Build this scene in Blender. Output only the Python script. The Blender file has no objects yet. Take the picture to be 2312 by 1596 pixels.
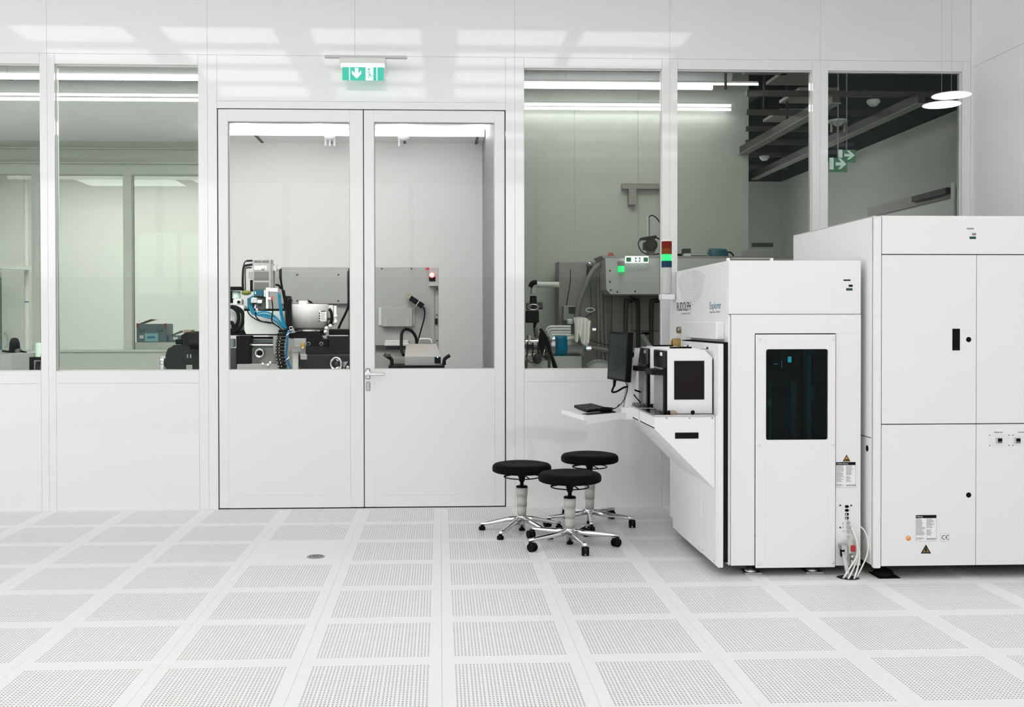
import bpy, bmesh, math, random
from mathutils import Vector, Matrix
random.seed(7)
sc = bpy.context.scene
COL = sc.collection
pi = math.pi

# ------------------------------------------------------------------ camera
FPX, PPX, PPY, YAW, PIT, ROL, EYE = 2291.2, 1087.1, 749.3, .04097, .01036, -.00162, 1.459
def ray(x, y):
    du, dv = x-PPX, y-PPY
    c, s = math.cos(ROL), math.sin(ROL)
    u, v = c*du+s*dv, -s*du+c*dv
    xc, zz = u/FPX, -v/FPX
    d = math.cos(PIT)+zz*math.sin(PIT); z = -math.sin(PIT)+zz*math.cos(PIT)
    return Vector((xc*math.cos(YAW)+d*math.sin(YAW), -xc*math.sin(YAW)+d*math.cos(YAW), z))
EYEV = Vector((0, 0, EYE))
def PY(x, y, Y): r = ray(x, y); return r*(Y/r.y)+EYEV        # sight line meets the plane at depth Y
def PX(x, y, X): r = ray(x, y); return r*(X/r.x)+EYEV
def PZ(x, y, z=0): r = ray(x, y); return r*((z-EYE)/r.z)+EYEV
cam = bpy.data.cameras.new('camera'); co = bpy.data.objects.new('camera', cam); COL.objects.link(co)
f0 = ray(PPX, PPY); rx = (ray(PPX+100, PPY)-f0).normalized(); dn = (ray(PPX, PPY+100)-f0).normalized()
co.matrix_world = Matrix(((rx.x, -dn.x, -f0.x, 0), (rx.y, -dn.y, -f0.y, 0), (rx.z, -dn.z, -f0.z, EYE), (0, 0, 0, 1)))
cam.sensor_fit = 'HORIZONTAL'; cam.sensor_width = 36; cam.lens = FPX*36/2312
cam.shift_x = (1156-PPX)/2312; cam.shift_y = (PPY-798)/2312; cam.clip_start = .05
sc.camera = co

# ------------------------------------------------------------------ world, exposure
w = bpy.data.worlds.new('world'); sc.world = w; w.use_nodes = True
w.node_tree.nodes['Background'].inputs[0].default_value = (1, 1, .995, 1)
w.node_tree.nodes['Background'].inputs[1].default_value = 3.5
sc.view_settings.view_transform = 'Standard'; sc.view_settings.look = 'None'
sc.view_settings.gamma = 1; sc.view_settings.use_curve_mapping = False
sc.view_settings.exposure = -.43
sc.cycles.max_bounces = 10; sc.cycles.diffuse_bounces = 6; sc.cycles.glossy_bounces = 4
sc.cycles.transparent_max_bounces = 24; sc.cycles.sample_clamp_indirect = 6; sc.cycles.caustics_reflective = False
sc.cycles.caustics_refractive = False
L_ROOM, L_MID, L_DIM, L_INNER = 2.8, 18.5, 12.5, 7.4      # radiance of the luminous ceiling panels, room by room
L_STRIP = 10.0

# ------------------------------------------------------------------ materials
def lin(h):
    h = h.lstrip('#'); c = [int(h[i:i+2], 16)/255 for i in (0, 2, 4)]
    return tuple(x/12.92 if x <= .04045 else ((x+.055)/1.055)**2.4 for x in c)+(1,)
def mat(name, col, rough=.5, metal=0., spec=.5, coat=0., var=.03, scale=8., emit=0., ecol=None):
    m = bpy.data.materials.new(name); m.use_nodes = True; nt = m.node_tree; b = nt.nodes['Principled BSDF']
    c = lin(col) if isinstance(col, str) else tuple(col)+(1,)
    b.inputs['Roughness'].default_value = rough; b.inputs['Metallic'].default_value = metal
    b.inputs['Specular IOR Level'].default_value = spec; b.inputs['Coat Weight'].default_value = coat
    b.inputs['Coat Roughness'].default_value = .05; b.inputs['Coat IOR'].default_value = 1.75
    tc = nt.nodes.new('ShaderNodeTexCoord'); n = nt.nodes.new('ShaderNodeTexNoise'); n.inputs['Scale'].default_value = scale
    n.inputs['Detail'].default_value = 3
    mx = nt.nodes.new('ShaderNodeMix'); mx.data_type = 'RGBA'
    nt.links.new(tc.outputs['Object'], n.inputs['Vector']); nt.links.new(n.outputs['Fac'], mx.inputs['Factor'])
    mx.inputs['A'].default_value = tuple(min(1, x*(1-var)) for x in c[:3])+(1,)
    mx.inputs['B'].default_value = tuple(min(1, x*(1+var)) for x in c[:3])+(1,)
    nt.links.new(mx.outputs['Result'], b.inputs['Base Color'])
    if emit:
        b.inputs['Emission Color'].default_value = lin(ecol) if isinstance(ecol, str) else (c if ecol is None else tuple(ecol)+(1,))
        b.inputs['Emission Strength'].default_value = emit
    return m
def emitter(name, col, s, base=.8):
    m = bpy.data.materials.new(name); m.use_nodes = True; nt = m.node_tree
    b = nt.nodes['Principled BSDF']; b.inputs['Base Color'].default_value = (base, base, base, 1)
    b.inputs['Emission Color'].default_value = lin(col); b.inputs['Emission Strength'].default_value = s
    return m
def glass(name, tint, ior=1.45, rough=.0, gl=1.0):
    m = bpy.data.materials.new(name); m.use_nodes = True; nt = m.node_tree; nt.nodes.clear()
    o = nt.nodes.new('ShaderNodeOutputMaterial'); mx = nt.nodes.new('ShaderNodeMixShader')
    t = nt.nodes.new('ShaderNodeBsdfTransparent'); g = nt.nodes.new('ShaderNodeBsdfGlossy')
    f = nt.nodes.new('ShaderNodeFresnel'); f.inputs['IOR'].default_value = ior
    t.inputs['Color'].default_value = lin(tint); g.inputs['Roughness'].default_value = rough
    g.inputs['Color'].default_value = (gl, gl, gl, 1)
    nt.links.new(f.outputs[0], mx.inputs[0]); nt.links.new(t.outputs[0], mx.inputs[1]); nt.links.new(g.outputs[0], mx.inputs[2])
    nt.links.new(mx.outputs[0], o.inputs[0]); return m

M = {}
M['wall'] = mat('white wall laminate', (.80, .80, .795), .35, coat=.9, var=.008, scale=1.5)
M['gapdark'] = mat('dark door seal', (.008, .010, .009), .7, spec=.1)
M['seam'] = mat('grey joint backing', (.55, .55, .55), .7)
M['door'] = mat('white door enamel', (.79, .79, .785), .35, coat=.25, var=.008, scale=1.5)
M['machine'] = mat('white powder coat', (.82, .82, .82), .38, var=.01, scale=3)
M['machine2'] = mat('off white powder coat', (.80, .80, .80), .35, var=.01, scale=3)
M['ceil'] = mat('white ceiling tile', (.82, .82, .82), .7)
M['black'] = mat('black plastic', (.004, .005, .005), .5, spec=.08)
M['blackgloss'] = mat('black gloss plastic', (.004, .006, .006), .2, spec=.25)
M['seat'] = mat('black upholstery', (.004, .004, .0045), .6, spec=.05, var=.15, scale=60)
M['chrome'] = mat('polished aluminium', (.80, .81, .80), .10, metal=1, var=.02)
M['steel'] = mat('brushed steel', (.56, .56, .55), .32, metal=1, var=.08, scale=30)
M['steelb'] = mat('bright steel', (.78, .78, .77), .22, metal=1, var=.05)
M['sleeve'] = mat('light grey rubber sleeve', (.50, .51, .48), .6)
M['grey'] = mat('mid grey paint', (.33, .33, .325), .5)
M['lgrey'] = mat('light grey paint', (.52, .53, .52), .5)
M['wgrey'] = mat('warm grey paint', (.30, .285, .27), .5)
M['dgrey'] = mat('dark grey paint', (.045, .05, .048), .5, spec=.3)
M['offwhite'] = mat('off white enamel', (.66, .68, .65), .45)
M['cream'] = mat('cream wall paint', (.73, .75, .735), .6)
M['olive'] = mat('grey green wall paint', (.40, .42, .385), .6)
M['part'] = mat('grey partition laminate', (.21, .21, .205), .5)
M['dim'] = mat('grey wall paint', (.50, .52, .48), .6)
M['teal'] = mat('dark petrol enamel', (.006, .075, .11), .4)
M['blue'] = mat('blue plastic', (.0, .20, .38), .4)
M['cyan'] = mat('bright blue label film', (.0, .28, .48), .45)
M['tube_blue'] = mat('blue pneumatic hose', (.0, .16, .27), .4, spec=.3)
M['red'] = mat('red plastic', (.40, .015, .01), .35)
M['orange'] = mat('orange print', (.75, .24, .02), .5)
M['amberprint'] = mat('amber sticker film', (.62, .30, .04), .5)
M['brownprint'] = mat('brown gold sticker film', (.20, .13, .04), .45)
M['ochre'] = mat('ochre plastic', (.36, .24, .055), .45)
M['ink'] = mat('black print', (.008, .008, .008), .7, spec=.1)
M['greyink'] = mat('grey print', (.25, .25, .25), .6)
M['blueink'] = mat('blue print', (.02, .16, .28), .6)
M['paper'] = mat('white sticker', (.86, .86, .86), .5)
M['brass'] = mat('dull bronze metal', (.35, .28, .22), .35, metal=1)
M['void'] = mat('dark ceiling void', (.02, .03, .032), .9, spec=.1)
M['beam'] = mat('dark galvanised channel', (.06, .06, .055), .5, spec=.3)
M['duct'] = mat('pale galvanised duct', (.70, .72, .72), .4)
M['hose'] = mat('grey ribbed hose', (.22, .215, .205), .5)
M['cloth'] = mat('white cloth', (.75, .75, .72), .8)
M['hole'] = mat('hole shadow', (.01, .01, .01), .8)
M['whitecable'] = mat('white hose', (.80, .82, .78), .45)
M['screen'] = mat('switched off screen', (.003, .010, .011), .25, spec=.10)
M['smoke'] = mat('dark tinted pane', (.004, .012, .013), .06)
M['fan'] = mat('dark brown tinted pane', (.008, .006, .005), .06, spec=.22)
M['green_glow'] = emitter('lit green signal', '#20f080', 1.5, .05)
M['exit_glow'] = emitter('lit green exit film', '#38e6c6', .95, .02)
M['exit_white'] = emitter('lit white exit film', '#f2fffb', 1.6)
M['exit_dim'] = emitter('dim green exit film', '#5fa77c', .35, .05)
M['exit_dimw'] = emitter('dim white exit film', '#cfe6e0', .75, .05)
M['red_glow'] = emitter('lit red lamp', '#ff2a10', 5.0)
M['hot_glow'] = emitter('lit pale red lamp', '#ffd0b8', 4.0)
M['blue_glow'] = emitter('lit blue lamp', '#60c0ff', 5.0)
M['amber_glow'] = emitter('lit amber lamp', '#ffb020', 2.5)
M['lensred'] = mat('red lens', (.17, .008, .003), .25)
M['lensamber'] = mat('amber lens', (.20, .045, .005), .25)
M['lensblue'] = mat('blue lens', (.003, .035, .085), .25)
M['panel_room'] = emitter('luminous ceiling diffuser', '#fefefd', L_ROOM)
M['panel_mid'] = emitter('luminous diffuser next room', '#fdfffb', L_MID)
M['panel_dim'] = emitter('luminous diffuser dim room', '#fbf8f0', L_DIM)
M['panel_inner'] = emitter('luminous diffuser inner room', '#fff9f4', L_INNER)
M['strip'] = emitter('fluorescent tube', '#ffffff', L_STRIP)
M['disc_glow'] = emitter('lamp reflection glow', '#fdfdff', 3.0)
M['win'] = glass('greenish window glass', '#f8fbf8', gl=.17)
M['winclear'] = glass('clear door glass', '#fdfdfd', gl=.14)
M['winin'] = glass('pale green inner glass', '#fafcfa', gl=.4)
M['offwall'] = mat('white far wall laminate', (.70, .70, .69), .55, var=.008, scale=1.5)
M['tealgrey'] = mat('grey teal paint', (.13, .20, .22), .6)
M['sgrey'] = mat('silver grey paint', (.29, .295, .285), .45)
M['ventgrey'] = mat('vent mesh', (.13, .12, .115), .6)
M['cyanpale'] = mat('pale blue label', (.30, .58, .68), .5)
M['greenish'] = mat('pale green plastic', (.36, .46, .41), .4)
M['lime'] = mat('yellow green wire', (.14, .17, .03), .6, spec=.2)
M['tube_dark'] = mat('dark blue hose', (.0, .10, .20), .4)
M['chassis'] = mat('dark petrol chassis', (.035, .055, .058), .5, spec=.3)
M['drum'] = mat('pale grey drum enamel', (.58, .58, .56), .45)
M['sidewall'] = mat('white satin side wall', (.86, .86, .855), .6, spec=.3, var=.008, scale=1.5)
M['charcoal'] = mat('charcoal paint', (.014, .017, .016), .5, spec=.2)
M['boxblue'] = mat('blue grey case plastic', (.11, .17, .20), .5)
M['green_w'] = mat('green wire', (.03, .14, .10), .5)
M['strip_white'] = mat('white polished tube', (.85, .86, .86), .25)

def tile_material():
    m = bpy.data.materials.new('perforated floor tile'); m.use_nodes = True; nt = m.node_tree; N = nt.nodes; Lk = nt.links
    b = N['Principled BSDF']; b.inputs['Roughness'].default_value = .42
    tc = N.new('ShaderNodeTexCoord'); sx = N.new('ShaderNodeSeparateXYZ'); Lk.new(tc.outputs['Object'], sx.inputs[0])
    def mt(op, a, c=None, d=None):
        n = N.new('ShaderNodeMath'); n.operation = op
        for i, v in enumerate((a, c, d)):
            if v is None: continue
            if isinstance(v, (int, float)): n.inputs[i].default_value = v
            else: Lk.new(v, n.inputs[i])
        return n.outputs[0]
    def axis(o, count, groups):
        t = mt('MULTIPLY', mt('ADD', o, .25), 2.0)          # 0..1 across the drilled field
        inside = mt('MULTIPLY', mt('GREATER_THAN', t, 0), mt('LESS_THAN', t, 1))
        if groups:                                          # drilled in groups of four columns
            g = mt('FRACT', mt('MULTIPLY', t, count/4))
            k = mt('MULTIPLY', mt('SUBTRACT', g, .02), 4/.96)
        else: k = mt('MULTIPLY', t, count)
        return mt('SUBTRACT', mt('FRACT', k), .5), inside
    u, iu = axis(sx.outputs[0], 32, True); v, iv = axis(sx.outputs[1], 27, False)
    du = mt('MULTIPLY', u, .5/32); dv = mt('MULTIPLY', v, .5/27)
    r = mt('SQRT', mt('ADD', mt('MULTIPLY', du, du), mt('MULTIPLY', dv, dv)))
    hole = mt('MULTIPLY', mt('LESS_THAN', r, .0040), mt('MULTIPLY', iu, iv))
    ns = N.new('ShaderNodeTexNoise'); ns.inputs['Scale'].default_value = 9; Lk.new(tc.outputs['Object'], ns.inputs['Vector'])
    sp = N.new('ShaderNodeMix'); sp.data_type = 'RGBA'; Lk.new(ns.outputs['Fac'], sp.inputs['Factor'])
    sp.inputs['A'].default_value = (.82, .82, .815, 1); sp.inputs['B'].default_value = (.85, .85, .845, 1)
    mx = N.new('ShaderNodeMix'); mx.data_type = 'RGBA'; Lk.new(hole, mx.inputs['Factor'])
    Lk.new(sp.outputs['Result'], mx.inputs['A']); mx.inputs['B'].default_value = (.17, .16, .15, 1)
    Lk.new(mx.outputs['Result'], b.inputs['Base Color']); return m
M['tile'] = tile_material()
M['tileplain'] = mat('plain floor tile', (.835, .835, .83), .42, var=.02, scale=9)

# ------------------------------------------------------------------ mesh helpers
class MB:
    def __init__(s): s.bm = bmesh.new()
    def _join(s, t, smooth=False):
        mp = {v: s.bm.verts.new(v.co) for v in t.verts}
        for f in t.faces:
            try: n = s.bm.faces.new([mp[v] for v in f.verts]); n.smooth = smooth or f.smooth
            except ValueError: pass
        t.free(); return s
    def box(s, x0, x1, y0, y1, z0, z1, bev=0., seg=1):
        t = bmesh.new(); bmesh.ops.create_cube(t, size=1)
        for v in t.verts: v.co = Vector(((x0+x1)/2+v.co.x*(x1-x0), (y0+y1)/2+v.co.y*(y1-y0), (z0+z1)/2+v.co.z*(z1-z0)))
        if bev: bmesh.ops.bevel(t, geom=list(t.edges), offset=bev, segments=seg, affect='EDGES', clamp_overlap=True)
        return s._join(t)
    def fbox(s, x0, y0, x1, y1, Y, t, bev=0., seg=1):          # front face on the plane Y, given by two opposite photo corners
        a, c = PY(x0, y0, Y), PY(x1, y1, Y); e, d = PY(x0, y1, Y), PY(x1, y0, Y)
        return s.box((a.x+e.x)/2, (c.x+d.x)/2, Y, Y+t, (c.z+e.z)/2, (a.z+d.z)/2, bev, seg)
    def prism(s, poly, d0, d1):                                   # polygon of 3-D points swept from +d0 to +d1 (vectors)
        t = bmesh.new(); a = [t.verts.new(Vector(p)+Vector(d0)) for p in poly]; b = [t.verts.new(Vector(p)+Vector(d1)) for p in poly]
        n = len(poly); t.faces.new(a); t.faces.new(b[::-1])
        for i in range(n): t.faces.new((a[(i+1) % n], a[i], b[i], b[(i+1) % n]))
        bmesh.ops.recalc_face_normals(t, faces=t.faces); return s._join(t)
    def fprism(s, pts, Y, t): return s.prism([PY(x, y, Y) for x, y in pts], (0, 0, 0), (0, t, 0))
    def lathe(s, prof, org=(0, 0, 0), axis=(0, 0, 1), seg=24, smooth=True):
        o = Vector(org); a = Vector(axis).normalized(); p = a.orthogonal().normalized(); q = a.cross(p); t = bmesh.new(); R = []
        for r, h in prof:
            if r < 1e-6: R.append([t.verts.new(o+a*h)])
            else: R.append([t.verts.new(o+a*h+(p*math.cos(2*pi*k/seg)+q*math.sin(2*pi*k/seg))*r) for k in range(seg)])
        for A, B in zip(R, R[1:]):
            for k in range(seg):
                k2 = (k+1) % seg
                if len(A) == 1 and len(B) == 1: continue
                if len(A) == 1: t.faces.new((A[0], B[k2], B[k]))
                elif len(B) == 1: t.faces.new((A[k], A[k2], B[0]))
                else: t.faces.new((A[k], A[k2], B[k2], B[k]))
        for f in t.faces: f.smooth = smooth
        bmesh.ops.recalc_face_normals(t, faces=t.faces); return s._join(t)
    def cyl(s, p0, p1, r0, r1=None, seg=16):
        p0, p1 = Vector(p0), Vector(p1); r1 = r0 if r1 is None else r1; L = (p1-p0).length
        return s.lathe([(0, 0), (r0, 0), (r0, 0), (r1, L), (r1, L), (0, L)], p0, p1-p0, seg)
    def sphere(s, c, r, seg=14, sc=(1, 1, 1)):
        t = bmesh.new(); bmesh.ops.create_uvsphere(t, u_segments=seg, v_segments=seg//2+1, radius=r)
        for v in t.verts: v.co = Vector((v.co.x*sc[0], v.co.y*sc[1], v.co.z*sc[2]))+Vector(c)
        return s._join(t, True)
    def tube(s, pts, r, seg=8, sub=6, closed=False):
        P = [Vector(p) for p in pts]
        if len(P) > 2 or closed:
            n = len(P); Q = []
            rng = range(n if closed else n-1)
            for i in rng:
                g = (lambda k: P[k % n]) if closed else (lambda k: P[max(0, min(n-1, k))])
                a, b, c, d = g(i-1), g(i), g(i+1), g(i+2)
                for j in range(sub):
                    u = j/sub
                    Q.append(.5*((2*b)+(c-a)*u+(2*a-5*b+4*c-d)*u*u+(3*b-a-3*c+d)*u**3))
            if not closed: Q.append(P[-1])
        else: Q = P
        t = bmesh.new(); R = []; n = len(Q); up = None
        for i, p in enumerate(Q):
            a, b = (Q[(i-1) % n], Q[(i+1) % n]) if closed else (Q[max(0, i-1)], Q[min(n-1, i+1)])
            d = (b-a).normalized()
            up = d.orthogonal().normalized() if up is None else (up-d*up.dot(d)).normalized()
            q = d.cross(up)
            R.append([t.verts.new(p+(up*math.cos(2*pi*k/seg)+q*math.sin(2*pi*k/seg))*r) for k in range(seg)])
        prs = list(zip(R, R[1:]))+([(R[-1], R[0])] if closed else [])
        for A, B in prs:
            for k in range(seg): t.faces.new((A[k], A[(k+1) % seg], B[(k+1) % seg], B[k]))
        if not closed: t.faces.new(R[0][::-1]); t.faces.new(R[-1])
        for f in t.faces: f.smooth = len(f.verts) == 4
        bmesh.ops.recalc_face_normals(t, faces=t.faces); return s._join(t)
    def done(s, name, m, parent=None, kind=None, label=None, cat=None, group=None, org=None):
        me = bpy.data.meshes.new(name); vs = [v.co for v in s.bm.verts]
        if parent is not None: o0 = Vector(parent['_w'])
        elif org is not None: o0 = Vector(org)
        else:
            lo = Vector((min(v.x for v in vs), min(v.y for v in vs), min(v.z for v in vs))); hi = Vector((max(v.x for v in vs), max(v.y for v in vs), max(v.z for v in vs)))
            o0 = Vector(((lo.x+hi.x)/2, (lo.y+hi.y)/2, lo.z))
        bmesh.ops.translate(s.bm, verts=s.bm.verts, vec=-o0)
        s.bm.to_mesh(me); s.bm.free(); me.materials.append(M[m] if isinstance(m, str) else m)
        o = bpy.data.objects.new(name, me); COL.objects.link(o)
        if parent is not None: o.parent = parent; o['_w'] = list(o0)
        else: o.location = o0; o['_w'] = list(o0)
        tag(o, label, cat, group, kind); return o
def tag(o, label=None, cat=None, group=None, kind=None):
    if label: o['label'] = label
    if cat: o['category'] = cat
    if group: o['group'] = group
    if kind: o['kind'] = kind
    return o
def thing(name, loc, label, cat, group=None, kind=None):
    o = bpy.data.objects.new(name, None); COL.objects.link(o); o.location = loc; o['_w'] = list(loc); o.empty_display_size = .1
    return tag(o, label, cat, group, kind)
def text(s, size, org, xd, zd, m, parent, name='lettering', sx=1., serif=False, align='LEFT', thick=.0004):
    cu = bpy.data.curves.new('t', 'FONT'); cu.body = s; cu.size = size; cu.extrude = thick; cu.align_x = align; cu.resolution_u = 3
    if serif: cu.offset = .0
    to = bpy.data.objects.new('t', cu); COL.objects.link(to); dg = bpy.context.evaluated_depsgraph_get()
    me = bpy.data.meshes.new_from_object(to.evaluated_get(dg)); bpy.data.objects.remove(to); bpy.data.curves.remove(cu)
    xd, zd, o = Vector(xd).normalized(), Vector(zd).normalized(), Vector(org); nd = xd.cross(zd); b = MB(); b.bm.from_mesh(me); bpy.data.meshes.remove(me)
    for v in b.bm.verts: v.co = o+xd*v.co.x*sx+zd*v.co.y+nd*v.co.z
    return b.done(name, m, parent)
def dup(root, loc=None, rotz=None, label=None):
    r = root.copy(); COL.objects.link(r)
    def rec(a, b):
        for ch in list(a.children):
            c = ch.copy(); COL.objects.link(c); c.parent = b; rec(ch, c)
    rec(root, r)
    if loc is not None: r.location = loc; r['_w'] = list(loc)
    if rotz is not None: r.rotation_euler.z = rotz
    if label: r['label'] = label
    return r
S = dict(kind='structure')
YW = 7.948                                                     # room face of the glazed back wall
XR = 4.235                                                     # right wall
XL, YR, ZC = -10.0, -3.2, 4.25

# ------------------------------------------------------------------ floor
fl = MB().box(XL-.06, XR+.08, YR-.06, 8.06, -.12, -.022).done('floor', 'seam', label='white raised clean room floor of perforated square tiles', cat='floor', org=(0, 4, -.022), **S)
TX, TY = .00561, 8.55887
def tile_mesh(m, cut=False):
    b = MB()
    b.box(-.2996, .2996, -.2996, .2996, -.022, 0, .0006)
    me = bpy.data.meshes.new('tile'); b.bm.to_mesh(me); b.bm.free(); me.materials.append(M[m]); return me
tm, tp = tile_mesh('tile'), tile_mesh('tileplain')
for r in range(1, 16):
    for c in range(-10, 8):
        if r > 9 and (c < -5 or c > 4): continue
        x, y = TX+c*.6+.3, TY-r*.6-.3
        if x > XR-.1: continue
        o = bpy.data.objects.new('tile', tp if (c, r) == (-2, 3) else tm); COL.objects.link(o); o.parent = fl
        o.location = Vector((x, y, 0))-Vector(fl['_w']); o['_w'] = [x, y, 0]
MB().box(XL, XR, YR, -1.05, -.022, 0).done('tile', 'tileplain', fl); MB().box(XL, TX-6.0, -1.05, 8.0, -.022, 0).done('tile', 'tileplain', fl)
p = PZ(713, 1257)
ot = thing('floor_outlet', p, 'round grey floor outlet cover in the one tile without holes', 'outlet')
MB().lathe([(0, .004), (.052, .004), (.056, .0015), (.056, 0), (0, 0)], p, seg=28).done('cover', 'grey', ot)
MB().lathe([(.041, .0042), (.041, .0052), (.036, .0052), (.036, .0042)], p, seg=28).done('ring', 'dgrey', ot)
MB().box(p.x-.018, p.x+.018, p.y-.006, p.y+.006, p.z+.004, p.z+.006, .001).done('flap', 'dgrey', ot)
ph = PZ(1914, 1304.5)
MB().lathe([(0, .0012), (.062, .0012), (.062, 0)], ph, seg=28).done('cable_hole', 'hole', fl)
MB().lathe([(.060, 0), (.060, .003), (.068, .003), (.069, 0)], ph, seg=28).done('hole_rim', 'lgrey', fl)

# ------------------------------------------------------------------ back wall (glazed)
wb = MB().box(XL, XL+.02, YW+.03, YW+.09, 0, ZC).done('wall_back', 'wall', label='white panelled back wall with tall windows and double door', cat='wall', org=(0, YW+.04, 0), **S)
def wx(x, y=700): return PY(x, y, YW).x
ZT, ZB, ZR = 3.444, 1.082, .985
win = [(-400, 'L0'), ]
# x ranges of the openings
W1 = (wx(-260), wx(92)); W2 = (wx(126), wx(449)); DO = (wx(491.5), wx(1142)); W3 = (wx(1183.5), wx(1494.5)); W4 = (wx(1529.5), wx(1833.5)); W5 = (wx(1869), wx(2171))
W0 = (W1[0]-1.25, W1[0]-.13)
G = .0006
def panel(x0, x1, z0, z1, name='panel', y0=YW, y1=YW+.08, par=None):
    return MB().box(x0+G, x1-G, y0, y1, z0+G, z1-G, .0005).done(name, 'wall', wb if par is None else par)
MB().box(XL, W0[0], YW+.03, YW+.06, 0, ZC).box(W0[0], XR, YW+.03, YW+.06, ZT+.08, ZC).done('backing', 'seam', wb)
panel(XL, W0[0]-.06, 0, ZC)
edges = [(W0[0], W0[1]), W1, W2]
# mullions (posts) split by a centre seam
posts = [(W0[0]-.06, W0[0]), (W0[1], W1[0]), (wx(92), wx(126)), (wx(449), wx(491.5)), (wx(1142), wx(1183.5)), (wx(1494.5), wx(1529.5)), (wx(1833.5), wx(1869)), (wx(2171), XR)]
for a, b_ in posts:
    m_ = (a+b_)/2
    if b_-a > .1 and b_ < XR:
        panel(a, m_, 0, ZT+.08, 'post'); panel(m_, b_, 0, ZT+.08, 'post')
    else: panel(a, b_, 0, ZT+.08, 'post')
for a, b_ in (W0, W1, W2, W3, W4, W5):
    panel(a, b_, 0, ZR); panel(a, b_, ZR, ZB, 'sill_rail'); panel(a, b_, ZT, ZT+.08, 'head_rail')
tops = [XL, wx(-420), (wx(92)+wx(126))/2, wx(470), wx(803), wx(1163), wx(1512), wx(1851), XR]
for a, b_ in zip(tops, tops[1:]): panel(a, b_, ZT+.08, ZC)
panel(DO[0]-.0, DO[1]+.0, 3.17, ZT+.08); panel(DO[0], DO[1], 3.112, 3.17, 'head_rail')
# windows: pane and slim frame set back in the opening
for i, (a, b_) in enumerate((W0, W1, W2, W3, W4, W5)):
    cx = (a+b_)/2
    wn = thing('window_%d' % (i+1), (cx, YW+.045, ZB), ['tall fixed window at the far left end of the back wall', 'tall fixed window left of the second, cut by the frame edge', 'tall window left of the double door, dark pump behind it', 'tall window right of the double door, steel hoses behind it', 'tall window behind the signal tower of the inspection machine', 'tall window beside the right wall, dark ceiling grid behind it'][i], 'window', **S)
    f = MB(); t_ = .005
    f.box(a, a+t_, YW+.03, YW+.07, ZB, ZT).box(b_-t_, b_, YW+.03, YW+.07, ZB, ZT).box(a+t_, b_-t_, YW+.03, YW+.07, ZT-.008, ZT).box(a+t_, b_-t_, YW+.03, YW+.07, ZB, ZB+.006)
    f.done('window_frame', 'wall', wn)
    MB().box(a+t_, b_-t_, YW+.045, YW+.051, ZB+.006, ZT-.008).done('pane', 'win', wn)
# double door
DT = 3.105
dr = thing('door_1', ((DO[0]+DO[1])/2, YW, 0), 'white double door with a tall glazed upper half in each leaf', 'door', **S)
mid = wx(821.5)
dg_ = MB()
for a, b_ in ((DO[0], DO[0]+.02), (DO[1]-.02, DO[1]), (mid-.012, mid+.012)): dg_.box(a, b_, YW+.02, YW+.03, .0, 3.112)
dg_.box(DO[0], DO[1], YW+.02, YW+.03, DT-.02, 3.112).box(DO[0], DO[1], YW+.02, YW+.03, 0, .03).done('door_seal', 'gapdark', dr)
def leaf(x0, x1, gx0, gx1, gy0, gy1, right):
    gz1, gz0 = PY(gx0, gy0, YW).z, PY(gx0, gy1, YW).z; g0, g1 = wx(gx0), wx(gx1); b = MB(); y0, y1 = YW, YW+.055; zb = .010
    b.box(x0, g0, y0, y1, zb, DT, .0015).box(g1, x1, y0, y1, zb, DT, .0015).box(g0, g1, y0, y1, gz1, DT).box(g0, g1, y0, y1, zb, gz0)
    lf = b.done('door_leaf', 'door', dr)
    fr = MB(); t_ = .005
    fr.box(g0, g0+t_, y0+.012, y1-.01, gz0, gz1).box(g1-t_, g1, y0+.012, y1-.01, gz0, gz1).box(g0+t_, g1-t_, y0+.012, y1-.01, gz1-t_, gz1).box(g0+t_, g1-t_, y0+.012, y1-.01, gz0, gz0+t_)
    fr.done('glazing_bead', 'lgrey', lf)
    MB().box(g0+t_, g1-t_, y0+.02, y0+.026, gz0+t_, gz1-t_).done('pane', 'winclear', lf)
    k0, k1 = PY(gx0, 858, YW).z, PY(gx0, 1118, YW).z
    MB().box(g0, g1, y0-.0018, y0+.001, k1, k0, .0016).done('kick_panel', 'door', lf)
leaf(DO[0]+.008, mid-.0035, 516, 790.5, 273.5, 835.5, False)
leaf(mid+.0035, DO[1]-.008, 845.5, 1117, 275, 833.5, True)
ha = PY(830.5, 844, YW)
hh = MB().lathe([(0, .009), (.021, .009), (.023, .006), (.023, 0)], ha, (0, -1, 0)).box(ha.x-.017, ha.x+.017, YW-.008, YW, ha.z-.04, ha.z+.042, .006, 2).done('door_handle', 'steelb', dr)
MB().tube([ha+Vector((0, -.008, 0)), ha+Vector((0, -.05, 0)), ha+Vector((.012, -.058, 0)), ha+Vector((.07, -.058, 0)), ha+Vector((.135, -.055, 0))], .0095, 10).done('lever', 'chrome', hh)
hk = PY(831, 872, YW)
MB().box(hk.x-.016, hk.x+.016, YW-.007, YW, hk.z-.034, hk.z+.034, .012, 3).done('keyhole_plate', 'lgrey', dr)

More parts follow.
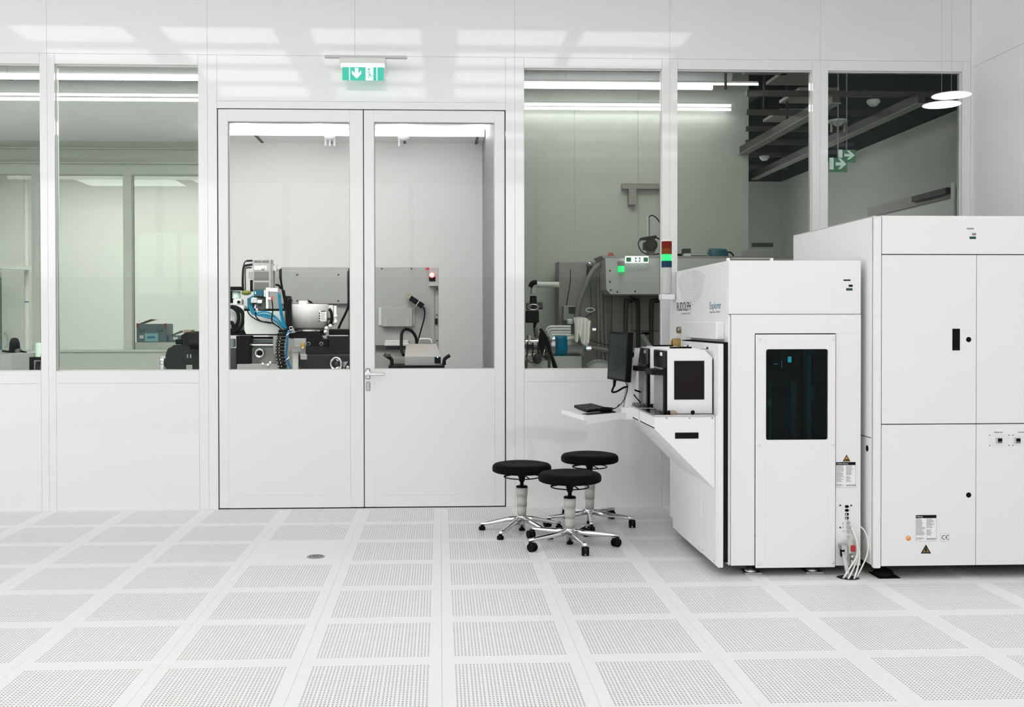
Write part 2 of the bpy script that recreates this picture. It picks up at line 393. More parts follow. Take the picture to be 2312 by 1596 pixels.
# ------------------------------------------------------------------ other walls and ceiling of the clean room
wr = MB().box(XR+.012, XR+.08, YR, 8.0, -.022, ZC).done('wall_right', 'seam', label='white panelled wall at right meeting the window wall in a corner', cat='wall', org=(XR, 3, 0), **S)
ys = [YR, -1.2, 1.1, 3.4, 5.7, YW]
for a, b_ in zip(ys, ys[1:]):
    MB().box(XR, XR+.014, a+G, b_-G, -.022, 3.47-G*1.6, .001).done('panel', 'sidewall', wr); MB().box(XR, XR+.014, a+G, b_-G, 3.47+G*1.6, ZC, .001).done('panel', 'sidewall', wr)
lw = MB().box(XL-.06, XL, YR, YW+.09, 0, .4).box(XL-.06, XL, YR, YW+.09, 4.0, ZC)
for k in range(6): lw.box(XL-.06, XL, YR+k*2.2, YR+.1+k*2.2, .4, 4.0)  # openings added so world light reaches the right wall and machine sides
lw.done('wall_left', 'wall', label='unseen white wall at left with openings added to let in fill light', cat='wall', **S)
rw = MB().box(XL, XR, YR-.06, YR, 0, 2.29).box(XL, XR, YR-.06, YR, 4.05, ZC)
for k in range(7): rw.box(XL+k*(XR-XL-.12)/6, XL+.12+k*(XR-XL-.12)/6, YR-.06, YR, 2.29, 4.05)  # high openings added to let world light onto the fronts
rw.done('wall_rear', 'wall', label='unseen white wall behind the viewer with openings added for fill light', cat='wall', **S)
MB().box(XL-.06, XR+.08, YR-.06, YW+.09, ZC, ZC+.08).done('ceiling', 'ceil', label='white clean room ceiling above the top edge of the view', cat='ceiling', **S)
k = 0
for yc in (6.0, 5.2, 4.4, 3.6, 2.2, .8, -.8):
    for xc in (-3.5, -2.1, -.7, .7, 1.9, 3.4) if yc < 4 and yc > 3 else (-3.5, -2.1, -.7, .7, 1.9) if yc > 3 else (1.0, 2.3, 3.5):  # right-hand rear panels are unseen, added to brighten the right wall
        c0 = Vector((xc, yc, ZC))
        lab = 'luminous overhead ceiling panel, %s row from the glazed wall, %s' % ({6.0: 'first', 5.2: 'second', 4.4: 'third', 3.6: 'fourth', 2.2: 'fifth', .8: 'sixth', -.8: 'last'}[yc], {-3.5: 'leftmost', -2.1: 'second from left', -.7: 'third from left', .7: 'second from right', 1.9: 'next to the right end', 3.4: 'added for fill over the process cabinet', 1.0: 'left of three added for fill', 2.3: 'middle of three added for fill', 3.5: 'right of three added for fill'}[xc])
        if k == 0:
            lt0 = thing('ceiling_light', c0, lab, 'ceiling light', 'luminous clean room ceiling panels')
            MB().box(xc-.55, xc+.55, yc-.28, yc+.28, ZC-.03, ZC-.002, .004).done('frame', 'paper', lt0)
            MB().box(xc-.52, xc+.52, yc-.25, yc+.25, ZC-.034, ZC-.030).done('diffuser', 'panel_room', lt0)
        else: dup(lt0, c0, label=lab)
        k += 1

# ------------------------------------------------------------------ exit sign above the door
YE = 7.78
pe = PY(820, 128, YE)
ex = thing('exit_sign', (pe.x, YE, pe.z), 'lit green exit sign hanging on a rail above the double door', 'sign')
a, b_ = PY(733, 125.5, YE), PY(919, 129, YE)
MB().box(a.x, b_.x, YE-.02, YE+.02, a.z-.018, a.z, .002).done('mounting_rail', 'lgrey', ex)
zt = a.z-.018
MB().box(PY(767, 135, YE).x, PY(871, 135, YE).x, YE-.03, YE+.03, PY(820, 144, YE).z, zt, .004).done('housing', 'offwhite', ex)
MB().box(PY(770, 135, YE).x, PY(868, 135, YE).x, YE-.018, YE+.018, PY(820, 152, YE).z, PY(820, 144, YE).z).done('light_bar', 'exit_white', ex)
for xk in (a.x+.18, b_.x-.18): MB().box(xk-.012, xk+.012, YE+.015, YW, a.z-.016, a.z-.004).done('wall_arm', 'lgrey', ex)
x0, x1, z0, z1 = PY(773, 160, YE).x, PY(866.5, 160, YE).x, PY(820, 181.5, YE).z, PY(820, 152, YE).z
pl = MB().box(x0, x1, YE-.005, YE+.005, z0, z1).done('sign_panel', 'exit_glow', ex)
W_ = x1-x0; H_ = z1-z0
def sgn(poly, y=-.0065): return MB().prism([(x0+u*W_, YE+y, z0+v*H_) for u, v in poly], (0, 0, 0), (0, .002, 0))
for u in (.175, .835): sgn([(u-.01, 0), (u+.01, 0), (u+.01, 1), (u-.01, 1)]).done('divider', 'exit_white', pl)
sgn([(.345, .12), (.455, .5), (.455, .74), (.385, .5), (.385, .93), (.305, .93), (.305, .5), (.235, .74), (.235, .5)]).done('arrow', 'exit_white', pl)
sgn([(.565, 0), (.745, 0), (.745, 1), (.565, 1)]).done('doorway', 'exit_white', pl)
fg = sgn([(.615, .10), (.63, .10), (.665, .36), (.70, .26), (.745, .28), (.745, .33), (.705, .33), (.672, .5), (.66, .70), (.60, .62), (.60, .56), (.645, .60), (.645, .42)], -.008)
q = Vector((x0+.645*W_, YE-.0075, z0+.83*H_)); fg.lathe([(0, .001), (.009, .001), (.009, 0), (0, 0)], q, (0, -1, 0), 12); fg.done('running_figure', 'exit_glow', pl)

# ------------------------------------------------------------------ glowing discs built in place of lamp reflections
for (x, y, r, lab) in ((2148, 216, .130, 'lamp reflection built as a white disc, highest by the right corner'), (2126, 237, .127, 'lamp reflection built as a white disc, lower, just left of the first')):
    p = PY(x, y, 7.0)
    dl = thing('disc_reflection', p, lab, 'lamp reflection', 'lamp reflections built as white discs')
    MB().lathe([(0, .006), (r*.98, .006), (r, .003), (r, 0), (0, 0)], p, seg=40).done('rim', 'paper', dl)
    MB().lathe([(0, -.001), (r*.985, -.001), (r*.985, 0)], p, seg=40).done('diffuser', 'disc_glow', dl)
    MB().cyl(p+Vector((0, 0, .006)), (p.x, p.y, ZC), .0008, seg=6).done('wire', 'lgrey', dl)

# ------------------------------------------------------------------ swivel stools
def stool(name, loc, ang, dz, castors, label):
    s = thing(name, (0, 0, 0), label, 'stool', 'round work stools')
    R = .205; h = .418+dz
    MB().lathe([(0, h), (R*.93, h), (R*.985, h+.006), (R, h+.014), (R*.998, h+.024), (R*1.0, h+.030), (R*.985, h+.043), (R*.93, h+.054), (R*.8, h+.060), (R*.5, h+.056), (0, h+.053)], seg=48).done('seat', 'seat', s)
    MB().lathe([(0, h), (.085, h), (.06, h-.008), (.028, h-.03), (.02, h-.05), (.02, h-.066), (0, h-.066)], seg=20).done('seat_hub', 'black', s)
    ring = MB().tube([(.123*math.cos(2*pi*k/20), .123*math.sin(2*pi*k/20), h-.034) for k in range(20)], .0042, 6, 2, True)
    for k in range(3):
        t_ = 2*pi*k/3+.9; ring.tube([(.02*math.cos(t_), .02*math.sin(t_), h-.014), (.121*math.cos(t_), .121*math.sin(t_), h-.034)], .004, 6)
    ring.done('release_ring', 'black', s)
    MB().cyl((0, 0, .30), (0, 0, h-.06), .0135, seg=18).done('piston', 'chrome', s)
    z1 = .322+dz*.6; z0 = .112; d = (z1-z0)/3
    MB().lathe([(0, z0), (.0300, z0), (.0320, z0+d), (.02, z0+d)], seg=28).lathe([(.02, z0+d), (.0345, z0+d), (.0358, z0+2*d), (.02, z0+2*d)], seg=28).lathe([(.02, z0+2*d), (.0385, z0+2*d), (.0405, z1-.01), (0, z1-.01)], seg=28).done('sleeve', 'sleeve', s)
    MB().lathe([(0, z1+.001), (.037, z1-.001), (.0405, z1-.006), (.0405, z1-.012), (0, z1-.012)], seg=28).done('sleeve_cap', 'black', s)
    MB().lathe([(0, .018), (.021, .018), (.021, .075), (.034, .08), (.036, .112), (.031, .118), (0, .118)], seg=24).done('base_hub', 'chrome', s)
    MB().lathe([(0, .010), (.0215, .010), (.0225, .014), (.0225, .022), (0, .022)], seg=20).done('hub_plug', 'black', s)
    L = .31 if castors else .285
    for k in range(5):
        t_ = math.radians(ang+72*k); c_, s_ = math.cos(t_), math.sin(t_); n_ = Vector((-s_, c_, 0)); d_ = Vector((c_, s_, 0))
        zt1 = .078 if castors else .052
        sec = [(.026, .113, .078, .020), (.10, .100, .068, .015), (L-.03, zt1+.006, zt1-.016, .0125), (L+.012, zt1+.002, zt1-.018, .012)]
        t = bmesh.new(); rings = []
        for (r_, za, zb, hw) in sec:
            cpts = [(-hw, zb), (hw, zb), (hw, (za*2+zb)/3), (hw*.55, za), (-hw*.55, za), (-hw, (za*2+zb)/3)]
            rings.append([t.verts.new(d_*r_+n_*u+Vector((0, 0, v))) for u, v in cpts])
        for A, B in zip(rings, rings[1:]):
            for i in range(6): f = t.faces.new((A[i], A[(i+1) % 6], B[(i+1) % 6], B[i]))
        t.faces.new(rings[0][::-1]); t.faces.new(rings[-1]); bmesh.ops.recalc_face_normals(t, faces=t.faces)
        bmesh.ops.bevel(t, geom=[e for e in t.edges], offset=.0025, segments=2, affect='EDGES', clamp_overlap=True)
        for f in t.faces: f.smooth = True
        lg = MB()._join(t).done('leg', 'chrome', s)
        e = d_*L
        if castors:
            sw = Vector((math.cos(t_+1.9+k), math.sin(t_+1.9+k), 0)); ax = Vector((-sw.y, sw.x, 0)); cc = e+sw*.016+Vector((0, 0, .0275))
            b = MB()
            for sd in (-1, 1): b.cyl(cc+ax*sd*.006, cc+ax*sd*.022, .0275, seg=18)
            b.done('castor_wheel', 'black', lg)
            hd = MB()
            hd.prism([cc+sw*math.cos(q_)*.031+Vector((0, 0, .031*math.sin(q_))) for q_ in [math.radians(x_) for x_ in range(20, 201, 20)]], ax*-.006, ax*.006)
            hd.cyl(e+Vector((0, 0, .04)), e+Vector((0, 0, .066)), .011, seg=12); hd.done('castor_fork', 'blackgloss', lg)
        else:
            MB().lathe([(0, 0), (.022, 0), (.0235, .006), (.0235, .018), (.021, .024), (.012, .026), (.012, .036), (0, .036)], e, seg=20).done('glide', 'black', lg)
    s.location = loc
    return s
stool('work_stool', (.565, 7.0, 0), 163, 0, False, 'black stool with chrome base on flat glides, beside the double door')
stool('work_stool', (.842, 6.56, 0), 209, 0, True, 'black stool on castors standing in front of the other two')
stool('work_stool', (1.07, 7.22, 0), 336, .034, True, 'black stool on castors set highest, behind the front one')

# ------------------------------------------------------------------ inspection machine (left of the two big white machines)
YF = 5.72
XB = PY(1645, 900, YF).x; XE = PY(1943.5, 900, YF).x; ZTOP = PY(1645, 588, YF).z; ZBOT = PY(1645, 1277, YF).z; YB = 7.2
dx0_, dx1_ = PY(1712, 900, YF).x, PY(1884, 900, YF).x
im = thing('inspection_machine', ((XB+XE)/2, 6.4, 0), 'white inspection machine with dark window and two load ports on its left', 'machine')
MB().box(XB+.022, XE-.022, YF+.55, YB, ZBOT+.006, ZTOP-.008).box(XB+.022, XE-.022, YF+.032, YF+.55, ZBOT+.006, .55).box(XB+.022, XE-.022, YF+.032, YF+.55, 1.5, ZTOP-.008).box(XB+.022, dx0_, YF+.032, YF+.55, .55, 1.5).box(dx1_, XE-.022, YF+.032, YF+.55, .55, 1.5).done('chassis', 'chassis', im)
MB().box(XB, XB+.02, YF+.035, YB, ZBOT, ZTOP-.002, .002).done('side_cover', 'machine', im)
MB().box(XB, XE, YF+.006, YB+.01, ZTOP-.006, ZTOP, .002).done('top_cover', 'machine', im)
MB().box(XE-.02, XE, YF+.03, YB, ZBOT, ZTOP-.006).done('side_cover', 'machine', im)
zh = PY(1700, 710, YF).z
MB().box(XB, XE, YF, YF+.03, zh+.0025, ZTOP-.004, .003, 2).done('hood_panel', 'machine', im)
hatch = MB().fbox(1737, 645, 1876, 703, YF-.0012, .002, .0006).done('hatch_cover', 'machine', im)
MB().box(XB-.002, XB+.012, YF-.002, YF+.04, ZBOT, zh, .006, 2).done('corner_strip', 'machine', im)
zd_ = PY(1800, 752.5, YF).z
MB().box(XB+.0145, XE, YF, YF+.03, zd_, zh-.0005).box(XB+.0145, PY(1704.5, 900, YF).x, YF, YF+.03, ZBOT, zd_).done('front_panel', 'machine', im)
# access door with dark window
YD = YF-.012
dx0, dx1, dz0, dz1 = PY(1707, 900, YD).x, PY(1886.5, 900, YD).x, PY(1800, 1281.5, YD).z, PY(1800, 755, YD).z
a, b_ = PY(1730, 788.5, YD), PY(1869.5, 992.5, YD); gx0, gx1, gz0, gz1 = a.x, b_.x, b_.z, a.z
ad = MB()
ad.box(dx0, gx0, YD, YD+.03, dz0, dz1, .002).box(gx1, dx1, YD, YD+.03, dz0, dz1, .002).box(gx0-.001, gx1+.001, YD, YD+.03, gz1, dz1, .002).box(gx0-.001, gx1+.001, YD, YD+.03, dz0, gz0, .002)
rc = .012
for sx_, sz_, cx_, cz_ in ((1, -1, gx0, gz1), (-1, -1, gx1, gz1), (1, 1, gx0, gz0), (-1, 1, gx1, gz0)):
    arc = [(cx_+sx_*(rc-rc*math.sin(t_)), YD, cz_+sz_*(rc-rc*math.cos(t_))) for t_ in [pi/2*k/5 for k in range(6)]]
    ad.prism([(cx_, YD, cz_)]+arc, (0, .0005, 0), (0, .02, 0))
ad = ad.done('access_door', 'machine', im)
MB().box(dx0-.004, dx0, YD+.012, YD+.03, dz0, dz1).box(dx0, dx1-.02, YD+.014, YD+.03, dz1, dz1+.004).done('door_gap', 'gapdark', im)
MB().box(gx0, gx1, YD+.010, YD+.014, gz0, gz1).done('window_pane', glass('dark teal machine glass', '#a0cccb', gl=.25), ad)
for x, y in ((1716, 765), (1884-1, 765), (1714, 1003), (1881.5, 1003), (1713, 1273), (1880, 1270)):
    q = PY(x, y, YD); MB().lathe([(0, .005), (.0045, .0045), (.007, .002), (.0075, 0)], q, (0, -1, 0), 12).done('screw', 'steelb', ad)
# what stands inside behind that window
ins = MB(); yi = YF+.10
ins.fbox(1822, 700, 1832, 1010, yi, .06).fbox(1832, 740, 1842, 905, yi+.05, .05).fbox(1785, 861, 1800, 985, yi+.12, .05).fbox(1737, 860, 1741, 1040, yi+.02, .004)
ins.done('inner_frame', mat('dull inner metal', (.10, .13, .135), .4), im)
for v in ((1834, 800, 1880, 870, yi+.02, .2), (1738, 790, 1764, 830, yi+.2, .1), (1748, 876, 1782, 884, yi+.2, .05)): MB().fbox(*v).done('inner_unit', 'black', im)
q0, q1 = PY(1736, 905, yi), PY(1736, 918, yi); MB().cyl(q1, q0, .014).done('inner_spindle', 'lgrey', im)
MB().fbox(1780, 805, 1787, 818, yi+.15, .01).done('inner_fill', emitter('teal fill glow', '#5fd8e8', 1.2), im)  # glow added to lift the dark interior
for v in ((1747, 821, 1756, 823), (1764, 815, 1766, 830)): MB().fbox(*v, yi+.1, .01).done('inner_glint', 'steelb', im)
# right service strip
sp = MB().box(PY(1887.5, 900, YF).x, XE, YF+.0002, YF+.03, PY(1915, 1276.5, YF).z, zd_-.0004).done('service_panel', 'machine', im)
for x, y, r in ((1897, 1141, .0055), (1922, 1141, .0055), (1897, 1191, .0055), (1897, 1241, .0035)):
    MB().lathe([(0, .002), (r*.7, .003), (r, 0)], PY(x, y, YF), (0, -1, 0), 12).done('screw', 'dgrey', sp)
for i, (x, y) in enumerate(((1912, 1143.5), (1912, 1152), (1912, 1161), (1912, 1169.5))):
    q = PY(x, y, YF)
    MB().box(q.x-.011, q.x+.011, YF-.004, YF+.01, q.z-.008, q.z+.008, .003, 2).done('socket', 'black', sp)
    if i > 1: MB().box(q.x-.009, q.x-.001, YF-.007, YF-.003, q.z-.006, q.z+.006, .0015).done('plug', 'lgrey', sp)
for y in (1179, 1189, 1199.5):
    q = PY(1914.5, y, YF); MB().lathe([(0, .012), (.004, .012), (.004, .016), (.008, .014), (.009, 0)], q, (0, -1, 0), 14).done('connector', 'steel', sp)
def dashes(x0, y0, x1, rows, Y, m, par, n=1, step=3, gap=.3, name='print_line', seed=1):
    rr = random.Random(seed); b = MB(); 
    for k in range(rows):
        y = y0+k*step; xa = x0
        xe = x0+(x1-x0)*rr.uniform(.55, 1)
        while xa < xe-1:
            xb = min(xe, xa+rr.uniform(2.2, 6)); b.fbox(xa, y, xb, y+step*(1-gap)*.62, Y-.0006, .0006); xa = xb+.7
    return b.done(name, m, par)
dashes(1902, 1180, 1907, 2, YF, 'greyink', sp, step=2.6, seed=3); dashes(1902, 1188, 1907, 2, YF, 'greyink', sp, step=2.6, seed=4); dashes(1902, 1199, 1907, 1, YF, 'greyink', sp, seed=5)
dashes(1912, 1210, 1922, 3, YF, 'greyink', sp, step=2.4, seed=6); dashes(1918, 1142.5, 1921, 1, YF, 'greyink', sp, seed=7); dashes(1918, 1151.5, 1921, 1, YF, 'greyink', sp, seed=8)
# warning triangle, data sticker on the service panel
def tri_sign(x, y0, y1, half, Y, m, par, name, bolt):
    t = MB().fprism([(x, y0), (x+half, y1), (x-half, y1)], Y-.0012, .0012).done(name, 'ink', par)
    k = .68; cy = y1-(y1-y0)*.36
    MB().fprism([(x, cy-(cy-y0)*k), (x+half*k, cy+(y1-cy)*k), (x-half*k, cy+(y1-cy)*k)], Y-.0020, .0009).done('sign_face', m, t)
    if bolt:
        MB().fprism([(x+.5, cy-8), (x-3, cy+1), (x-.2, cy+.6), (x-1.5, cy+6.4), (x+2.8, cy-1.4), (x+.3, cy-1.2), (x+2, cy-7)], Y-.0027, .0008).done('bolt_mark', 'ink', t)
    else:
        MB().fprism([(x-2, cy+.5), (x+4, cy+.8), (x+4.2, cy+3), (x-2.2, cy+3)], Y-.0027, .0008).fprism([(x-4.5, cy+1), (x-3.6, cy+.5), (x-2.2, cy+2.2), (x-3, cy+3)], Y-.0027, .0008).done('hand_mark', 'ink', t)
    return t
tri_sign(1911.5, 1026.5, 1041.5, 8.6, YF, 'amberprint', sp, 'warning_triangle', False)
def data_sticker(x0, y0, x1, y1, Y, par, head, seed):
    st = MB().fbox(x0-.5, y0-.5, x1+.5, y1+.5, Y-.0008, .0008).done('data_sticker', 'greyink', par)
    MB().fbox(x0, y0, x1, y1, Y-.0013, .0006).done('sticker_paper', 'paper', st)
    hy = y0+(y1-y0)*.115; MB().fbox(x0, y0, x1, hy, Y-.0018, .0006).done('sticker_heading', 'ink', st)
    q = PY(x0+1.2, hy-1.7, Y-.002); text(head, .0115, q, (1, 0, 0), (0, 0, 1), 'paper', st)
    xm = (x0+x1)/2+1; n = 11; stp = (y1-y0)*.70/15
    yy = hy+2
    dashes(x0+1, yy, xm-3, 14, Y-.0016, 'greyink', st, step=stp, seed=seed); dashes(xm, yy, x1-1.5, 8, Y-.0016, 'greyink', st, step=stp, seed=seed+1)
    dashes(xm, yy+stp*9, x1-9, 5, Y-.0016, 'greyink', st, step=stp, seed=seed+2)
    dashes(x0+1, y1-(y1-y0)*.13, xm-4, 3, Y-.0016, 'greyink', st, step=2, seed=seed+3)
    q = PY(xm, y1-2.6, Y-.002); text('RUDOLPH', .0125, q, (1, 0, 0), (0, 0, 1), 'ink', st, sx=.95)
data_sticker(1888, 1043.5, 1931.5, 1100, YF, sp, '12-Port Series', 11)
# display cluster on the hood
def cluster(x, y, Y, par, s=1., dark=True):
    MB().fbox(x-8, y-16, x+8, y-13, Y-.002, .002, .0008).done('logo_plate', 'ink' if dark else 'greyink', par)
    MB().fbox(x+4, y-4.5, x+13, y+.5, Y-.003, .003, .0012).done('button_plate', 'blackgloss' if dark else 'greyink', par)
    d_ = MB().fbox(x-3, y+3, x+13.5, y+11.5, Y-.001, .001, .0004).done('display_bezel', 'paper', par)
    MB().fbox(x-2, y+3.5, x+12.5, y+9, Y-.002, .002).done('display', mat('dark teal display', (.0, .05, .055), .2), d_)
cluster(1912.5, 647, YF, im)
# upper left side lettering on the side face
def side_text(s, px0, py_base, px1, size_px, m, X, par, serif=False):
    p0, p1 = PX(px0, py_base, X), PX(px1, py_base, X)
    zsz = (PX(px0, py_base-size_px, X)-p0).z
    cu = bpy.data.curves.new('t', 'FONT'); cu.body = s; cu.size = 1; ob = bpy.data.objects.new('t', cu); COL.objects.link(ob)
    bpy.context.view_layer.update(); wdt = ob.dimensions.x; bpy.data.objects.remove(ob); bpy.data.curves.remove(cu)
    sz = zsz/.7; o = Vector((X-.0006, p0.y, p0.z)); L = abs(p1.y-p0.y)
    return text(s, sz, o, (0, -1, 0), (0, 0, 1), m, par, 'lettering', sx=L/(wdt*sz))
side_text('RUDOLPH', 1528, 702, 1559, 19, 'ink', XB, im); side_text('TECHNOLOGIES', 1537, 709.5, 1559, 3, 'greyink', XB, im)
side_text('Explorer', 1602, 697.5, 1627.5, 15.5, 'blueink', XB, im); side_text('Inspection Cluster', 1602.5, 706.5, 1626, 4.5, 'greyink', XB, im)
# fan grille arcs on the side cover: fine slots
gb = MB(); gc = PX(1560, 598, XB)
for k in range(14):
    r = .06+.0165*k
    pts = []
    for j in range(13):
        t_ = math.radians(200+140*j/12); yy = gc.y-1.25*r*math.cos(t_)*1.1; zz = gc.z+.01+r*math.sin(t_)
        if zz < ZTOP-.012 and yy > YF+.08: pts.append((XB-.0006, yy, zz))
    if len(pts) > 2: gb.tube(pts, .0012, 4, 2)
gb.done('vent_slots', 'lgrey', im)
MB().fbox(1552, 632, 1566, 641, 6.55, .002).done('lamp_glimmer', 'lensamber', im) if False else None
# hinges on top
for x in (1644, 1742): 
    a = PY(x, 588, 5.95); MB().box(a.x-.008, a.x+.008, 5.94, 5.96, ZTOP, ZTOP+.028, .001).done('lifting_lug', 'machine', im)
MB().tube([PY(1652, 583, 5.95), PY(1738, 583, 5.95)], .0012, 5).done('lug_wire', 'paper', im)
# load port plate with black gap
XP1, XP0 = PY(1633.5, 900, 5.70).x, PY(1621.5, 900, 5.70).x
ZP1 = PY(1633, 776, 5.70).z
lpn = MB().box(XP0, XP1, 5.70, 6.60, .055, ZP1, .003, 2).box(XP0+.001, XP1, 6.60, 6.83, .055, .93, .003, 2).done('load_port_wall', 'machine', im)
MB().box(XP1, XB-.001, 5.725, 6.60, .08, ZP1+.008).done('port_gap', 'gapdark', im)
MB().box(XP0+.01, XP1, 5.71, 6.60, ZP1, ZP1+.006).done('port_gap', 'gapdark', im)
MB().box(XP0+.016, XB, 5.80, 6.58, ZP1+.022, ZP1+.125, .004).done('upper_lip', 'machine2', im)
# lower access panels of the load port wall
yy = [5.722, 6.055, 6.60]
for a, b_, zb in ((5.722, 6.052, .062), (6.058, 6.66, .058)):
    lp_ = MB().box(XP0-.006, XP0+.002, a, b_, zb, .92, .002).done('lower_panel', 'machine', im)
    for yy_ in (a+.03, b_-.03): MB().lathe([(0, .005), (.006, .004), (.007, 0)], (XP0-.006, yy_, .085), (-1, 0, 0), 10).done('screw', 'steel', lp_)
MB().box(XP0-.0005, XP0+.004, 6.70, 6.745, .50, .73, .004, 2).done('grip_slot', 'ink', im)
# load ports: cantilevered wedge brackets with a ledge
XLg = PY(1478, 935, 5.74).x; ZLg = PY(1478, 937, 5.74).z
def load_port(y0, y1):
    z = ZLg
    zc = PY(1476, 968, 5.74).z; ze = PY(1613, 1104, 5.74).z
    lp = MB().prism([(XLg, y0, z-.010), (XP0-.008, y0, z-.010), (XP0-.008, y0, ze), (XLg, y0, zc)], (0, 0, 0), (0, .004, 0)).prism([(XLg, y1-.004, z-.010), (XP0-.008, y1-.004, z-.010), (XP0-.008, y1-.004, ze), (XLg, y1-.004, zc)], (0, 0, 0), (0, .004, 0)) \
        .prism([(XLg, y0, zc), (XLg, y0, z-.01), (XLg+.004, y0, z-.01), (XLg+.004, y0, zc)], (0, .004, 0), (0, y1-y0-.004, 0)) \
        .prism([(XLg, y0, zc), (XP0-.008, y0, ze), (XP0-.008, y0, ze+.006), (XLg, y0, zc+.006)], (0, .004, 0), (0, y1-y0-.004, 0)).done('load_port', 'machine', im)
    pl_ = MB().box(XLg-.004, XP0-.008, y0-.004, y1+.004, z-.010, z, .0015).done('ledge_plate', 'steel', lp)
    MB().box(XLg-.002, XLg+.10, y0+.002, y1-.002, z, z+.001).done('ledge_mat', 'blackgloss', lp)
    MB().box(XLg+.082, XLg+.100, y0+.012, y0+.26, z+.001, z+.022, .005, 2).done('alignment_rail', 'black', lp)
    MB().box(XLg+.090, XLg+.130, y0+.006, y0+.03, z+.001, z+.024, .006, 3).done('alignment_block', 'brass', lp)
    MB().box(XLg+.215, XLg+.235, y0+.01, y0+.03, z+.001, z+.024, .004, 2).done('latch', 'black', lp)
    for x_ in (1505, 1557, 1608): 
        q = PY(x_, 944, y0); MB().lathe([(0, .002), (.003, .002), (.0035, 0)], (q.x, y0, q.z), (0, -1, 0), 8).done('screw', 'dgrey', lp)
    return lp
lpA = load_port(5.74, 6.165); lpB = load_port(6.212, 6.637)
a, b_ = PY(1524, 976.5, 5.74), PY(1577, 990, 5.74)
MB().box(a.x, b_.x, 5.7385, 5.7395, b_.z, a.z).done('grip_recess', 'ink', lpA)
# switches on the port wall
for y0 in (5.86, 6.33):
    sb = MB().box(XP0-.008, XP0+.004, y0, y0+.16, ZP1-.05, ZP1-.012, .002).done('switch_panel', 'machine2', im)
    for k in range(3): MB().lathe([(0, .010), (.006, .010), (.007, 0)], (XP0-.008, y0+.03+.045*k, ZP1-.03), (-1, 0, 0), 10).done('switch', 'dgrey' if k == 0 else 'steelb', sb)
# emergency stop and key switch
ye = 6.80
q = PX(1535, 778, XB); es = MB().lathe([(0, 0), (.043, 0), (.045, .008), (.041, .052), (.034, .056), (.030, .05), (.026, .03), (0, .03)], (XB, q.y, q.z), (-1, 0, 0), 24).done('emergency_stop', 'ochre', im)
MB().lathe([(0, .052), (.016, .050), (.020, .044), (.018, .030), (.01, .03), (.01, 0)], (XB-.001, q.y, q.z), (-1, 0, 0), 20).done('stop_button', 'red', es)
q = PX(1537, 745, XB); MB().lathe([(0, .022), (.017, .022), (.022, .026), (.023, .02), (.023, 0)], (XB, q.y, q.z), (-1, 0, 0), 20).done('key_switch', 'brass', im)
# signal tower on a bracket at the back left
YT = 7.02
st = MB().fbox(1513.5, 613, 1526, 672, YT+.02, .04, .001).fbox(1495, 664, 1524, 676, YT-.03, .11, .002).done('tower_bracket', 'machine', im)
xc = PY(1505, 600, YT).x; zz = [PY(1505, y, YT).z for y in (545, 574, 589, 604, 663)]; zz = [zz[0], PY(1505, 560, YT).z]+zz[1:]
rt = (PY(1516.5, 600, YT).x-PY(1493.5, 600, YT).x)/2
def lens(z0, z1, m): return MB().cyl((xc, YT, z0+.0008), (xc, YT, z1-.0008), rt, seg=24)
tw = MB().cyl((xc, YT, zz[5]), (xc, YT, zz[4]), rt*.97, seg=24).done('signal_tower', 'lgrey', im)
lens(zz[1], zz[0], 0).done('red_lens', 'lensred', tw); lens(zz[2], zz[1], 0).done('amber_lens', 'lensamber', tw); lens(zz[3], zz[2], 0).done('green_lens', 'green_glow', tw); lens(zz[4], zz[3], 0).done('blue_lens', 'lensblue', tw)
MB().lathe([(rt*.97, 0), (rt, .004), (rt*.8, .010), (0, .012)], (xc, YT, zz[0]), seg=24).done('tower_cap', 'paper', tw)
# feet
for x, y in ((1.80, 5.79), (2.16, 5.79), (1.80, 7.0), (2.16, 7.0)):
    ft = MB().box(x-.05, x+.05, y-.03, y+.07, 0, .010, .001).done('foot_plate', 'steel', im)
    MB().lathe([(.036, .010), (.034, .02), (.018, .034), (.012, .036), (.012, ZBOT+.02)], (x, y+.02, 0), seg=18).done('levelling_foot', 'steel', ft)
MB().box(XB+.06, XE-.03, 6.05, YB-.04, .002, ZBOT+.008).done('plinth', 'black', im)  # added dark box, stops light coming in under the machine
# hoses and the power connector at the service panel
hc = [Vector((ph.x, ph.y, -.01))+Vector(v) for v in ((-.035, -.022, 0), (-.012, -.036, 0), (.022, -.036, 0), (.044, -.016, 0))]
for i, (pts, e) in enumerate(((((1924, 1193), (1934, 1220), (1934, 1255), (1920, 1280)), hc[0]), (((1926, 1200), (1938, 1240), (1930, 1275)), hc[1]), (((1932, 1215), (1940, 1245), (1938, 1275)), hc[2]))):
    P_ = [PY(x, y, YF-.012-.02*k) for k, (x, y) in enumerate(pts)]
    MB().tube([PY(1921, 1190, YF-.004)]+P_+[e+Vector((0, 0, .012))], .0052, 8).done('hose', 'whitecable', im)
MB().tube([PY(1941, 1187, YF+.01), PY(1953, 1200, YF-.012), PY(1960, 1225, YF-.03), PY(1957, 1255, YF-.05), hc[3]+Vector((0, 0, .013))], .0042, 8).done('hose', 'whitecable', im)
pc = thing('power_connector', PY(1912, 1260, YF), 'grey and red power plug in its clamp low on the service panel', 'plug')
yq = YF-.05
MB().cyl(PY(1919.5, 1231, yq+.02), PY(1919.5, 1219, yq+.02), .017, .015).done('plug_cap', 'lgrey', pc)
MB().fbox(1913, 1230, 1927, 1250, yq, .045, .006, 2).done('plug_body', 'lgrey', pc)
MB().fbox(1922, 1232, 1932, 1246, yq-.008, .045, .003).done('plug_collar', 'red', pc)
